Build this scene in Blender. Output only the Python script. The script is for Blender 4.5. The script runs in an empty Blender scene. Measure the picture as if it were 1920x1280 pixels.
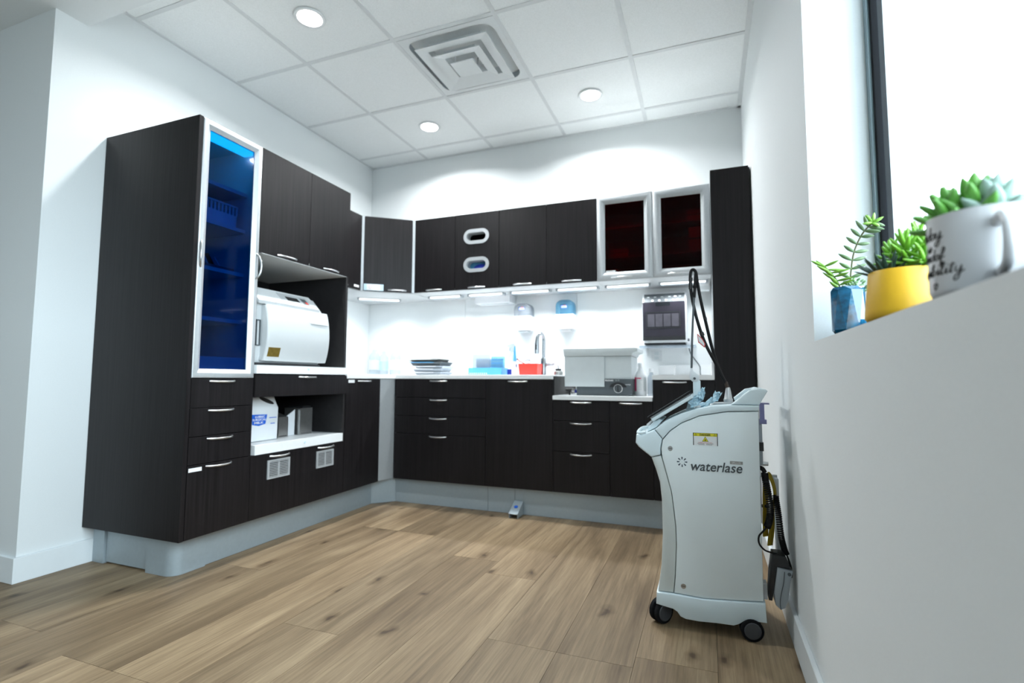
import bpy, bmesh, math, random
from mathutils import Matrix, Vector
random.seed(7)
PI = math.pi
SC = bpy.context.scene
COL = SC.collection

# ------------------------------------------------------------------ camera, sky, exposure
cam_d = bpy.data.cameras.new('camera')
cam = bpy.data.objects.new('camera', cam_d); COL.objects.link(cam)
YAW, PITCH, ROLL = 0.3650, 0.0736, 0.0036
_f = Vector((-math.sin(YAW)*math.cos(PITCH), math.cos(YAW)*math.cos(PITCH), math.sin(PITCH)))
_r = Vector((math.cos(YAW), math.sin(YAW), 0)); _u = _r.cross(_f)
_r2 = _r*math.cos(ROLL)+_u*math.sin(ROLL); _u2 = -_r*math.sin(ROLL)+_u*math.cos(ROLL)
_m = Matrix((_r2, _u2, -_f)).transposed().to_4x4(); _m.translation = (2.7791, -3.7326, 0.8853)
cam.matrix_world = _m
cam_d.sensor_width = 36; cam_d.sensor_fit = 'HORIZONTAL'; cam_d.lens = 36*955.52/1920
cam_d.clip_start = 0.02
cam_d.dof.use_dof = True; cam_d.dof.focus_distance = 1.55; cam_d.dof.aperture_fstop = 2.4
SC.camera = cam

world = bpy.data.worlds.new('overcast_sky'); SC.world = world; world.use_nodes = True
wn = world.node_tree.nodes; wn.clear()
bg = wn.new('ShaderNodeBackground'); wo = wn.new('ShaderNodeOutputWorld')
bg.inputs[0].default_value = (0.84, 0.95, 1.0, 1); bg.inputs[1].default_value = 8.0
world.node_tree.links.new(bg.outputs[0], wo.inputs[0])
LAMP_W, STRIP_W = 13.5, 1.5
SC.view_settings.view_transform = 'Standard'; SC.view_settings.look = 'None'
SC.view_settings.exposure = 0.72; SC.view_settings.gamma = 1.0
SC.view_settings.use_curve_mapping = False

# ------------------------------------------------------------------ materials
MATS = {}
def mat(name, col, rough=0.5, metal=0.0, var=0.06, scale=30.0, bump=0.0, spec=0.5, stretch=None, emit=None, coat=0.0):
    m = bpy.data.materials.new(name); m.use_nodes = True
    nt = m.node_tree; n = nt.nodes; l = nt.links
    b = n['Principled BSDF']
    b.inputs['Roughness'].default_value = rough; b.inputs['Metallic'].default_value = metal
    b.inputs['Specular IOR Level'].default_value = spec; b.inputs['Coat Weight'].default_value = coat
    tc = n.new('ShaderNodeTexCoord'); mp = n.new('ShaderNodeMapping'); nz = n.new('ShaderNodeTexNoise')
    if stretch: mp.inputs['Scale'].default_value = stretch
    nz.inputs['Scale'].default_value = scale; nz.inputs['Detail'].default_value = 4
    l.new(tc.outputs['Object'], mp.inputs[0]); l.new(mp.outputs[0], nz.inputs['Vector'])
    cr = n.new('ShaderNodeValToRGB'); e = cr.color_ramp.elements
    e[0].position = 0.3; e[1].position = 0.7
    e[0].color = (*[c*(1-var) for c in col], 1); e[1].color = (*[min(1, c*(1+var)) for c in col], 1)
    l.new(nz.outputs[0], cr.inputs[0]); l.new(cr.outputs[0], b.inputs['Base Color'])
    if bump:
        bp_ = n.new('ShaderNodeBump'); bp_.inputs['Strength'].default_value = bump; bp_.inputs['Distance'].default_value = 0.002
        l.new(nz.outputs[0], bp_.inputs['Height']); l.new(bp_.outputs[0], b.inputs['Normal'])
    if emit:
        b.inputs['Emission Color'].default_value = (*emit[0], 1); b.inputs['Emission Strength'].default_value = emit[1]
    MATS[name] = m; return m
def glass(name, col, refl=0.06, rough=0.02, mixd=0.0, dcol=(0.8, 0.8, 0.8), fk=0.5):
    """a thin clear sheet: tinted straight-through light, a fresnel reflection, optional body colour"""
    m = bpy.data.materials.new(name); m.use_nodes = True
    nt = m.node_tree; n = nt.nodes; l = nt.links; n.clear()
    out = n.new('ShaderNodeOutputMaterial'); tr = n.new('ShaderNodeBsdfTransparent'); gl = n.new('ShaderNodeBsdfGlossy')
    fr = n.new('ShaderNodeLayerWeight'); fr.inputs[0].default_value = 0.2
    mu = n.new('ShaderNodeMath'); mu.operation = 'MULTIPLY_ADD'; mu.inputs[1].default_value = fk; mu.inputs[2].default_value = refl
    tr.inputs[0].default_value = (*col, 1); gl.inputs['Roughness'].default_value = rough
    mx = n.new('ShaderNodeMixShader'); l.new(fr.outputs['Fresnel'], mu.inputs[0]); l.new(mu.outputs[0], mx.inputs[0])
    src = tr.outputs[0]
    if mixd:
        df = n.new('ShaderNodeBsdfDiffuse'); df.inputs[0].default_value = (*dcol, 1)
        nz = n.new('ShaderNodeTexNoise'); nz.inputs['Scale'].default_value = 40
        m2 = n.new('ShaderNodeMixShader'); m2.inputs[0].default_value = mixd
        l.new(tr.outputs[0], m2.inputs[1]); l.new(df.outputs[0], m2.inputs[2]); src = m2.outputs[0]
    l.new(src, mx.inputs[1]); l.new(gl.outputs[0], mx.inputs[2]); l.new(mx.outputs[0], out.inputs[0])
    MATS[name] = m; return m
def emitter(name, col, s):
    m = bpy.data.materials.new(name); m.use_nodes = True
    n = m.node_tree.nodes; n.clear()
    e = n.new('ShaderNodeEmission'); o = n.new('ShaderNodeOutputMaterial')
    e.inputs[0].default_value = (*col, 1); e.inputs[1].default_value = s
    m.node_tree.links.new(e.outputs[0], o.inputs[0]); MATS[name] = m; return m

mat('wall_paint', (0.76, 0.79, 0.80), 0.75, var=0.015, scale=220, bump=0.05)
mat('trim_paint', (0.78, 0.82, 0.84), 0.45, var=0.01)
mat('tile', (0.87, 0.895, 0.90), 0.9, var=0.04, scale=160, bump=0.25)
mat('grid', (0.70, 0.725, 0.735), 0.6, var=0.02)
mat('white_metal', (0.74, 0.77, 0.78), 0.5, var=0.01)
mat('duct', (0.05, 0.06, 0.065), 0.8)
mat('wood', (0.0105, 0.0090, 0.0100), 0.42, var=0.38, scale=1.0, stretch=(95, 95, 2.2), bump=0.12, spec=0.22)
mat('wood_inside', (0.012, 0.011, 0.012), 0.6, var=0.2)
mat('laminate', (0.84, 0.86, 0.87), 0.35, var=0.015, scale=120)
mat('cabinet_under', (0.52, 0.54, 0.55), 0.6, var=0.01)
mat('splash', (0.80, 0.825, 0.83), 0.4, var=0.01, scale=10)
mat('inner_white', (0.72, 0.74, 0.74), 0.5, var=0.01)
mat('silver', (0.40, 0.43, 0.45), 0.42, metal=0.35, var=0.03, scale=90)
mat('plinth_silver', (0.36, 0.42, 0.455), 0.45, metal=0.25, var=0.03, scale=60)
mat('frame_silver', (0.52, 0.545, 0.565), 0.36, metal=0.3, var=0.03, scale=90)
mat('nickel', (0.62, 0.63, 0.64), 0.28, metal=0.95, var=0.03, scale=80)
mat('steel', (0.42, 0.42, 0.41), 0.3, metal=0.9, var=0.06, scale=60)
mat('chrome', (0.40, 0.42, 0.44), 0.16, metal=1.0, var=0.02)
mat('black_plastic', (0.012, 0.013, 0.015), 0.4, var=0.1)
mat('hose_black', (0.005, 0.005, 0.006), 0.45, var=0.1, spec=0.25)
mat('charcoal', (0.075, 0.09, 0.10), 0.5, var=0.04)
mat('autoclave_white', (0.60, 0.63, 0.645), 0.4, var=0.01)
mat('autoclave_grey', (0.42, 0.45, 0.47), 0.5, var=0.02)
mat('cleaner_grey', (0.57, 0.62, 0.635), 0.45, var=0.015)
mat('cleaner_lid', (0.53, 0.575, 0.585), 0.4, var=0.015)
mat('cart_white', (0.82, 0.89, 0.91), 0.32, var=0.01, scale=8)
mat('cart_cover', (0.72, 0.83, 0.875), 0.3, var=0.01, scale=8)
mat('cart_front', (0.64, 0.68, 0.665), 0.35, var=0.01, scale=8)
mat('logo_grey', (0.09, 0.105, 0.115), 0.4, metal=0.3)
mat('ink_navy', (0.01, 0.03, 0.06), 0.5)
mat('ink_black', (0.01, 0.01, 0.012), 0.5)
mat('paper', (0.82, 0.83, 0.84), 0.7, var=0.01)
mat('yellow_label', (0.75, 0.68, 0.02), 0.5)
mat('red_ink', (0.6, 0.03, 0.03), 0.5)
mat('blue_ink', (0.01, 0.12, 0.62), 0.5)
mat('brass', (0.33, 0.23, 0.05), 0.35, metal=0.6, var=0.2, scale=60)
mat('jug_white', (0.74, 0.77, 0.80), 0.4, var=0.01)
mat('white_plastic', (0.80, 0.82, 0.84), 0.35, var=0.01)
mat('pink', (0.72, 0.02, 0.14), 0.5)
mat('red_plastic', (0.70, 0.045, 0.03), 0.35, var=0.03)
mat('navy_plastic', (0.006, 0.02, 0.32), 0.35)
mat('sky_plastic', (0.10, 0.42, 0.78), 0.4, var=0.02)
mat('pale_sky', (0.55, 0.74, 0.86), 0.5, var=0.02)
mat('glove_blue', (0.01, 0.035, 0.40), 0.6, var=0.2)
mat('glove_teal', (0.06, 0.25, 0.42), 0.6, var=0.2)
mat('film_blue', (0.50, 0.70, 0.80), 0.3, var=0.22, scale=40)
mat('tray_grey', (0.36, 0.40, 0.45), 0.45, var=0.15, scale=8, stretch=(1, 1, 20))
mat('rubber', (0.010, 0.011, 0.013), 0.8, spec=0.1)
mat('caster_grey', (0.055, 0.06, 0.068), 0.5)
mat('cable_yellow', (0.42, 0.29, 0.005), 0.4, var=0.1)
mat('purple', (0.22, 0.22, 0.42), 0.3)
mat('pedal_grey', (0.34, 0.38, 0.41), 0.4, var=0.02)
mat('pot_yellow', (0.75, 0.43, 0.012), 0.45, var=0.04)
mat('pot_blue', (0.005, 0.11, 0.23), 0.12, var=0.55, scale=55, coat=0.6)
mat('ceramic', (0.70, 0.71, 0.73), 0.2, var=0.01, coat=0.3)
mat('soil', (0.03, 0.022, 0.015), 0.9, var=0.4, scale=120)
mat('leaf_pale', (0.20, 0.40, 0.06), 0.45, var=0.15, scale=18)
mat('leaf_sage', (0.12, 0.20, 0.09), 0.5, var=0.18, scale=18)
mat('leaf_bead', (0.20, 0.34, 0.18), 0.5, var=0.1, scale=18)
mat('leaf_bright', (0.18, 0.44, 0.035), 0.4, var=0.25, scale=14)
mat('leaf_dark', (0.025, 0.06, 0.04), 0.4, var=0.6, scale=1, stretch=(1, 1, 160))
mat('leaf_mid', (0.11, 0.33, 0.05), 0.4, var=0.25, scale=14)
mat('leaf_dusty', (0.33, 0.46, 0.40), 0.6, var=0.1, scale=14)
mat('leaf_slate', (0.22, 0.30, 0.38), 0.6, var=0.12, scale=14)
mat('stem', (0.10, 0.10, 0.04), 0.6, var=0.2)
mat('window_frame', (0.23, 0.31, 0.34), 0.45, metal=0.2)
mat('added_ground', (0.30, 0.30, 0.29), 0.9, var=0.1, scale=2)
mat('outlet', (0.68, 0.70, 0.71), 0.4)
mat('screen', (0.01, 0.012, 0.015), 0.06)
mat('smoke_panel', (0.022, 0.020, 0.028), 0.12, var=0.2, scale=6)
mat('smoke_box', (0.055, 0.052, 0.065), 0.35, var=0.2, scale=20)
mat('brown', (0.05, 0.028, 0.018), 0.4)
glass('glass_clear', (0.95, 0.98, 1.0), 0.03)
glass('glass_blue', (0.002, 0.36, 0.60), 0.012, 0.05, fk=0.3)
glass('glass_red', (0.40, 0.03, 0.04), 0.004, 0.08, fk=0.12)
glass('plastic_clear', (0.90, 0.95, 0.98), 0.04, 0.1, 0.25, (0.75, 0.80, 0.85))
glass('plastic_clear_blue', (0.62, 0.85, 0.96), 0.05, 0.1, 0.22, (0.25, 0.58, 0.78))
glass('plastic_clear_grey', (0.82, 0.86, 0.90), 0.05, 0.1, 0.3, (0.62, 0.67, 0.72))
glass('film_clear', (0.75, 0.85, 0.9), 0.12, 0.12, 0.1)
emitter('lamp_disc', (1.0, 0.98, 0.95), 14.0)
emitter('strip_glow', (0.95, 0.98, 1.0), 2.6)
emitter('tiny_glow', (0.92, 0.92, 1.0), 2.6)
emitter('cabinet_led', (0.9, 0.95, 1.0), 2.6)
M = MATS

def floor_material():
    m = bpy.data.materials.new('oak_plank'); m.use_nodes = True
    nt = m.node_tree; n = nt.nodes; l = nt.links; b = n['Principled BSDF']
    tc = n.new('ShaderNodeTexCoord'); oi = n.new('ShaderNodeObjectInfo')
    rv = n.new('ShaderNodeMath'); rv.operation = 'MULTIPLY'; rv.inputs[1].default_value = 37.0
    l.new(oi.outputs['Random'], rv.inputs[0])
    def noise(scale, vec, detail=5, rough=0.6, dist=0.0):
        mp = n.new('ShaderNodeMapping'); mp.inputs['Scale'].default_value = vec
        nz = n.new('ShaderNodeTexNoise'); nz.noise_dimensions = '4D'
        nz.inputs['Scale'].default_value = scale; nz.inputs['Detail'].default_value = detail
        nz.inputs['Roughness'].default_value = rough; nz.inputs['Distortion'].default_value = dist
        l.new(tc.outputs['Object'], mp.inputs[0]); l.new(mp.outputs[0], nz.inputs['Vector']); l.new(rv.outputs[0], nz.inputs['W'])
        return nz
    a = noise(1.0, (9, 0.9, 1), 4, 0.55, 0.8); g = noise(1.0, (120, 4.0, 1), 4, 0.65)
    r1 = n.new('ShaderNodeValToRGB'); e = r1.color_ramp.elements
    e[0].position = 0.28; e[0].color = (0.125, 0.082, 0.045, 1); e[1].position = 0.72; e[1].color = (0.345, 0.255, 0.156, 1)
    x = e.new(0.5); x.color = (0.240, 0.170, 0.100, 1)
    l.new(a.outputs[0], r1.inputs[0])
    r2 = n.new('ShaderNodeValToRGB'); e = r2.color_ramp.elements
    e[0].position = 0.32; e[0].color = (0.70, 0.68, 0.66, 1); e[1].position = 0.62; e[1].color = (1.08, 1.08, 1.08, 1)
    l.new(g.outputs[0], r2.inputs[0])
    mx = n.new('ShaderNodeMix'); mx.data_type = 'RGBA'; mx.blend_type = 'MULTIPLY'; mx.inputs[0].default_value = 1.0
    l.new(r1.outputs[0], mx.inputs[6]); l.new(r2.outputs[0], mx.inputs[7])
    # knots
    mp = n.new('ShaderNodeMapping'); mp.inputs['Scale'].default_value = (4.2, 2.0, 0.0)
    cx = n.new('ShaderNodeCombineXYZ'); l.new(rv.outputs[0], cx.inputs[0]); l.new(rv.outputs[0], cx.inputs[1])
    l.new(cx.outputs[0], mp.inputs['Location']); l.new(tc.outputs['Object'], mp.inputs[0])
    dn = n.new('ShaderNodeTexNoise'); dn.inputs['Scale'].default_value = 9.0; l.new(tc.outputs['Object'], dn.inputs['Vector'])
    ad = n.new('ShaderNodeVectorMath'); ad.operation = 'MULTIPLY_ADD'; ad.inputs[1].default_value = (0.28, 0.28, 0)
    l.new(dn.outputs['Color'], ad.inputs[0]); l.new(mp.outputs[0], ad.inputs[2])
    vo = n.new('ShaderNodeTexVoronoi'); vo.voronoi_dimensions = '2D'; vo.inputs['Scale'].default_value = 1.0
    l.new(ad.outputs[0], vo.inputs['Vector'])
    rk = n.new('ShaderNodeValToRGB'); e = rk.color_ramp.elements
    e[0].position = 0.02; e[0].color = (0.32, 0.28, 0.25, 1); e[1].position = 0.12; e[1].color = (1, 1, 1, 1)
    x = e.new(0.05); x.color = (0.66, 0.62, 0.58, 1)
    l.new(vo.outputs['Distance'], rk.inputs[0])
    m2 = n.new('ShaderNodeMix'); m2.data_type = 'RGBA'; m2.blend_type = 'MULTIPLY'; sep = n.new('ShaderNodeSeparateColor'); gt = n.new('ShaderNodeMath'); gt.operation = 'GREATER_THAN'; gt.inputs[1].default_value = 0.52
    l.new(vo.outputs['Color'], sep.inputs[0]); l.new(sep.outputs[0], gt.inputs[0]); l.new(gt.outputs[0], m2.inputs[0])
    l.new(mx.outputs[2], m2.inputs[6]); l.new(rk.outputs[0], m2.inputs[7])
    hv = n.new('ShaderNodeHueSaturation')
    mr = n.new('ShaderNodeMapRange'); mr.inputs[3].default_value = 0.80; mr.inputs[4].default_value = 1.18
    l.new(oi.outputs['Random'], mr.inputs[0]); l.new(mr.outputs[0], hv.inputs['Value']); l.new(m2.outputs[2], hv.inputs['Color'])
    l.new(hv.outputs[0], b.inputs['Base Color'])
    b.inputs['Roughness'].default_value = 0.5; b.inputs['Specular IOR Level'].default_value = 0.35
    bu = n.new('ShaderNodeBump'); bu.inputs['Strength'].default_value = 0.12; bu.inputs['Distance'].default_value = 0.001
    l.new(g.outputs[0], bu.inputs['Height']); l.new(bu.outputs[0], b.inputs['Normal'])
    MATS['oak'] = m
floor_material()

# ------------------------------------------------------------------ mesh helpers (world coordinates)
def NB(): return bmesh.new()
def _bevel(bm, verts, r, seg):
    es = set()
    for v in verts: es.update(v.link_edges)
    es = [e for e in es if e.is_valid and len(e.link_faces) == 2 and e.calc_face_angle(0) > 0.5]
    bmesh.ops.bevel(bm, geom=es, offset=r, segments=seg, profile=0.5, affect='EDGES', clamp_overlap=True)
def box(bm, x0, x1, y0, y1, z0, z1, r=0.0, seg=1):
    x0, x1 = sorted((x0, x1)); y0, y1 = sorted((y0, y1)); z0, z1 = sorted((z0, z1))
    vs = [bm.verts.new((x, y, z)) for x in (x0, x1) for y in (y0, y1) for z in (z0, z1)]
    for f in ((0, 1, 3, 2), (4, 6, 7, 5), (0, 4, 5, 1), (2, 3, 7, 6), (0, 2, 6, 4), (1, 5, 7, 3)):
        bm.faces.new([vs[i] for i in f])
    if r: _bevel(bm, vs, r, seg)
    return bm
def B(*a, **k): return box(NB(), *a, **k)
def prism(bm, poly, axis, a0, a1, r=0.0, seg=2):
    """extrude a 2-D polygon along axis: 'y' -> poly is (x,z); 'x' -> (y,z); 'z' -> (x,y)"""
    def P3(p, a): return {'y': (p[0], a, p[1]), 'x': (a, p[0], p[1]), 'z': (p[0], p[1], a)}[axis]
    A = [bm.verts.new(P3(p, a0)) for p in poly]; C = [bm.verts.new(P3(p, a1)) for p in poly]
    n = len(poly)
    f0 = bm.faces.new(A); f1 = bm.faces.new(C[::-1])
    for i in range(n): bm.faces.new((A[i], C[i], C[(i+1) % n], A[(i+1) % n]))
    bmesh.ops.recalc_face_normals(bm, faces=list({f for v in A+C for f in v.link_faces}))
    if r:
        es = list(set(f0.edges) | set(f1.edges))
        bmesh.ops.bevel(bm, geom=es, offset=r, segments=seg, profile=0.5, affect='EDGES', clamp_overlap=True)
    return bm
def _frame(d):
    d = Vector(d).normalized(); a = Vector((0, 0, 1)) if abs(d.z) < 0.9 else Vector((1, 0, 0))
    u = d.cross(a).normalized(); return u, d.cross(u).normalized()
def cyl(bm, p0, p1, r0, r1=None, seg=16, caps=True):
    r1 = r0 if r1 is None else r1; p0, p1 = Vector(p0), Vector(p1); u, v = _frame(p1-p0)
    A, C = [], []
    for i in range(seg):
        t = 2*PI*i/seg; d = u*math.cos(t)+v*math.sin(t)
        A.append(bm.verts.new(p0+d*r0)); C.append(bm.verts.new(p1+d*r1))
    fs = [bm.faces.new((A[i], A[(i+1) % seg], C[(i+1) % seg], C[i])) for i in range(seg)]
    if caps: fs += [bm.faces.new(A[::-1]), bm.faces.new(C)]
    bmesh.ops.recalc_face_normals(bm, faces=fs)
    return bm
def tube(bm, pts, r, seg=8, flat=1.0):
    pts = [Vector(p) for p in pts]; n = len(pts); rings = []
    t0 = (pts[1]-pts[0]).normalized(); u, v = _frame(t0)
    for i, p in enumerate(pts):
        t = (pts[min(i+1, n-1)]-pts[max(i-1, 0)]).normalized()
        u = (u-t*u.dot(t)).normalized(); v = t.cross(u)
        rr = r[i] if isinstance(r, (list, tuple)) else r
        rings.append([bm.verts.new(p+(u*math.cos(2*PI*k/seg)+v*math.sin(2*PI*k/seg)*flat)*rr) for k in range(seg)])
    fs = []
    for a, b in zip(rings, rings[1:]):
        for k in range(seg): fs.append(bm.faces.new((a[k], a[(k+1) % seg], b[(k+1) % seg], b[k])))
    fs.append(bm.faces.new(rings[0][::-1])); fs.append(bm.faces.new(rings[-1]))
    bmesh.ops.recalc_face_normals(bm, faces=fs)
    return bm
def smooth_path(pts, k=6):
    """Catmull-Rom through the points"""
    P = [Vector(p) for p in pts]; P = [P[0]*2-P[1]]+P+[P[-1]*2-P[-2]]; out = []
    for i in range(1, len(P)-2):
        for j in range(k):
            t = j/k; a, b, c, d = P[i-1:i+3]
            out.append(0.5*((2*b)+(c-a)*t+(2*a-5*b+4*c-d)*t*t+(3*b-a-3*c+d)*t**3))
    out.append(P[-2]); return out
def lathe(bm, prof, c, seg=28, sx=1.0, sy=1.0):
    rings = []
    for r, z in prof:
        rings.append([bm.verts.new((c[0]+sx*r*math.cos(2*PI*k/seg), c[1]+sy*r*math.sin(2*PI*k/seg), c[2]+z)) for k in range(seg)])
    fs = []
    for a, b in zip(rings, rings[1:]):
        for k in range(seg): fs.append(bm.faces.new((a[k], a[(k+1) % seg], b[(k+1) % seg], b[k])))
    fs.append(bm.faces.new(rings[0][::-1])); fs.append(bm.faces.new(rings[-1]))
    bmesh.ops.recalc_face_normals(bm, faces=fs)
    return bm
def shell(bm, prof, c, seg=28):
    """open vessel: outer profile then inner profile, closed by its wall"""
    return lathe(bm, prof, c, seg)
def stadium(cx, cz, w, h, n=8):
    r = h/2; o = []
    for s, a0 in ((1, -PI/2), (-1, PI/2)):
        for i in range(n+1):
            t = a0+PI*i/n; o.append((cx+s*(w/2-r)+r*math.cos(t), cz+r*math.sin(t)))
    return o
def ring_prism(bm, outer, inner, axis, a0, a1):
    """tube between two outlines with the same number of points"""
    def P3(p, a): return {'y': (p[0], a, p[1]), 'x': (a, p[0], p[1]), 'z': (p[0], p[1], a)}[axis]
    n = len(outer); L = [[bm.verts.new(P3(p, a)) for p in q] for q, a in ((outer, a0), (outer, a1), (inner, a1), (inner, a0))]
    fs = []
    for a, b in zip(L, L[1:]+L[:1]):
        for i in range(n): fs.append(bm.faces.new((a[i], a[(i+1) % n], b[(i+1) % n], b[i])))
    bmesh.ops.recalc_face_normals(bm, faces=fs); return bm

BASE = {}
def rootpos(o):
    while o.parent: o = o.parent
    return o.location
def obj(name, bm, m, parent=None, smooth=None, origin=None):
    me = bpy.data.meshes.new(name)
    if parent is not None:
        off = rootpos(parent)
    else:
        off = Vector(origin) if origin is not None else Vector((0, 0, 0))
    bmesh.ops.translate(bm, verts=bm.verts, vec=-off)
    bm.to_mesh(me); bm.free()
    if smooth is not None:
        me.shade_smooth(); me.set_sharp_from_angle(angle=math.radians(smooth))
    me.materials.append(MATS[m])
    o = bpy.data.objects.new(name, me); COL.objects.link(o)
    if parent is not None: o.parent = parent
    else: o.location = off
    return o
def tag(o, label, cat, group=None):
    o['label'] = label; o['category'] = cat
    if group: o['group'] = group
    return o
def thing(name, label, cat, loc, group=None):
    o = bpy.data.objects.new(name, None); COL.objects.link(o); o.location = loc; o.empty_display_size = 0.05
    return tag(o, label, cat, group)
def struct(name, bm, m, label=None, smooth=None):
    o = obj(name, bm, m, None, smooth); o['kind'] = 'structure'
    if label: o['label'] = label
    return o
FACE_Y = Matrix(((1, 0, 0), (0, 0, -1), (0, 1, 0)))       # lettering on a face that looks towards -y
FACE_X = Matrix(((0, 0, 1), (1, 0, 0), (0, 1, 0)))        # lettering on a face that looks towards +x
def text_bm(s, size, at, face, shear=0.0, width=None, height=None, extrude=0.0004, align='CENTER', rot=0.0, bold=0.0):
    cu = bpy.data.curves.new('lettering', 'FONT'); cu.body = s; cu.size = size; cu.extrude = extrude; cu.shear = shear
    cu.align_x = align; cu.align_y = 'CENTER'; cu.offset = bold; cu.resolution_u = 3
    to = bpy.data.objects.new('lettering', cu); COL.objects.link(to)
    me = bpy.data.meshes.new_from_object(to.evaluated_get(bpy.context.evaluated_depsgraph_get()))
    bpy.data.objects.remove(to); bpy.data.curves.remove(cu)
    bm = NB(); bm.from_mesh(me); bpy.data.meshes.remove(me)
    if width and bm.verts:
        xs = [v.co.x for v in bm.verts]; ys = [v.co.y for v in bm.verts]
        kx = width/max(1e-6, max(xs)-min(xs)); ky = height/max(1e-6, max(ys)-min(ys)) if height else kx
        mx, my = (max(xs)+min(xs))/2, (max(ys)+min(ys))/2
        for v in bm.verts: v.co.x = (v.co.x-mx)*kx; v.co.y = (v.co.y-my)*ky
    bm.transform(Matrix.Translation(Vector(at)) @ face.to_4x4() @ Matrix.Rotation(rot, 4, 'Z'))
    return bm
def handle(parent, p0, p1, out, bulge=0.026, r=0.0048):
    p0, p1, out = Vector(p0), Vector(p1), Vector(out).normalized(); n = 10; pts = []
    for i in range(n+1):
        t = i/n; pts.append(p0.lerp(p1, t)+out*(bulge*math.sin(PI*t)**0.55-0.002))
    return obj('handle', tube(NB(), pts, r, 8), 'nickel', parent, 60)

# ------------------------------------------------------------------ key measures
ZF = 0.010          # finished floor
W = 3.04            # right wall
ZC = 2.767          # suspended ceiling
FX, FY = 0.6545, -0.603    # front planes of the left and the back run
ZB, ZU, ZT = 0.181, 0.885, 0.913   # cabinet bottoms, worktop underside, worktop top
UB, UT = 1.533, 2.096      # wall cabinets bottom / top
UY = -0.42
SILL = 0.985
WY0, WY1, WZ1 = -5.6, -2.231, 2.42   # window opening, its unseen near end lengthened to brighten the cart

# ------------------------------------------------------------------ structure
fl = struct('floor', B(-2.6, 3.3, -6.5, 0.1, -0.06, ZF-0.009), 'wood_inside', 'oak plank floor running towards the back cabinets')
pw, seam0 = 0.242, 2.79
k = -2; plank_meshes = {}
ends0 = {0: -2.02, 1: -2.085, 2: -2.085, 3: -1.55, 4: -1.40, 5: -2.25, 6: -1.15, 7: -1.15, 8: -1.9}
x1 = seam0+pw
ci = 0
while x1 > -2.55:
    x0 = x1-pw
    ystart = ends0.get(ci-1, -1.0-random.random()*1.2)
    ys = [0.0, ystart]
    while ys[-1] > -6.4: ys.append(max(-6.5, ys[-1]-1.52))
    for ya, yb in zip(ys, ys[1:]):
        if x1 < 0.02 and ya > -2.4:
            if yb > -2.4: continue
            ya = -2.39
        L = round(ya-yb, 3)
        xx1 = min(x1, W-0.002)
        key = (L, round(xx1-x0, 3))
        if key not in plank_meshes:
            bm = B(-(xx1-x0)/2+0.0006, (xx1-x0)/2-0.0006, -L/2+0.0006, L/2-0.0006, -0.009, 0, r=0.0008)
            me = bpy.data.meshes.new('plank'); bm.to_mesh(me); bm.free(); me.materials.append(MATS['oak']); plank_meshes[key] = me
        o = bpy.data.objects.new('plank', plank_meshes[key]); COL.objects.link(o)
        o.location = ((x0+xx1)/2, (ya+yb)/2, ZF); o.parent = fl
    x1 = x0; ci += 1

struct('wall_left', B(-2.6, 0, -2.395, 0.12, 0, 2.95), 'wall_paint', 'pale painted wall behind the tall cabinets')
struct('wall_back', B(-2.6, W+0.22, 0, 0.12, 0, 2.95), 'wall_paint', 'pale painted wall behind the sink run')
bm = NB(); XO = W+0.24
box(bm, W, XO, -6.5, 0.0, 0, SILL); box(bm, W, XO, -6.5, 0.0, WZ1, 2.95)
box(bm, W, XO, WY1, 0.0, SILL, WZ1); box(bm, W, XO, -6.5, WY0, SILL, WZ1)
struct('wall_right', bm, 'wall_paint', 'pale painted wall with the window in it')
struct('wall_hall', B(-2.72, -2.6, -6.5, -2.395, 0, 2.95), 'wall_paint', 'wall at the far side of the passage')
struct('wall_rear', B(-2.72, XO, -6.62, -6.5, 0, 2.95), 'wall_paint', 'wall behind the viewer')
# ceiling: slab, tiles, bars
ce = struct('ceiling', B(-0.02, XO, -2.264, 0.02, ZC+0.04, ZC+0.10), 'tile', 'white suspended tile ceiling')
GX = [0.0]+[0.574+0.6096*i for i in range(4)]+[W]
GY = [-2.264, -2.052, -1.4345, -0.8171, -0.1995, 0.0]
DIFF = (1.1836, 1.7932, -1.4345, -0.8171)
for i in range(5):
    for j in range(5):
        a0, a1, b0, b1 = GX[i], GX[i+1], GY[j], GY[j+1]
        if abs(a0-DIFF[0]) < 0.01 and abs(b0-DIFF[2]) < 0.01: continue
        obj('ceiling_tile', B(a0+0.006, a1-0.006, b0+0.006, b1-0.006, ZC+0.004, ZC+0.018), 'tile', ce)
for x in GX[1:-1]: obj('grid_bar', B(x-0.012, x+0.012, -2.264, 0, ZC, ZC+0.0039), 'grid', ce)
for y in GY[1:-1]: obj('grid_bar', B(0, W, y-0.012, y+0.012, ZC+0.0004, ZC+0.0039), 'grid', ce)
for a in ((0, 0.02, -2.264, 0), (W-0.026, W, -2.264, 0), (0, W, -0.02, 0)):
    obj('wall_angle', B(*a, ZC-0.002, ZC+0.0035), 'grid', ce)
struct('ceiling_soffit', B(-2.6, XO, -6.5, -2.264, 2.592, 2.95), 'wall_paint', 'lower plasterboard ceiling over the passage')
# baseboards
def baseboard(name, pts): struct(name, prism(NB(), pts, 'z', ZF, ZF+0.108, r=0.002, seg=1), 'trim_paint')
baseboard('baseboard_left', [(0, -2.08), (0.014, -2.08), (0.014, -2.409), (-2.6, -2.409), (-2.6, -2.395), (0, -2.395)])
baseboard('baseboard_right', [(W-0.014, -6.5), (W, -6.5), (W, -0.64), (W-0.014, -0.64)])
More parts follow.
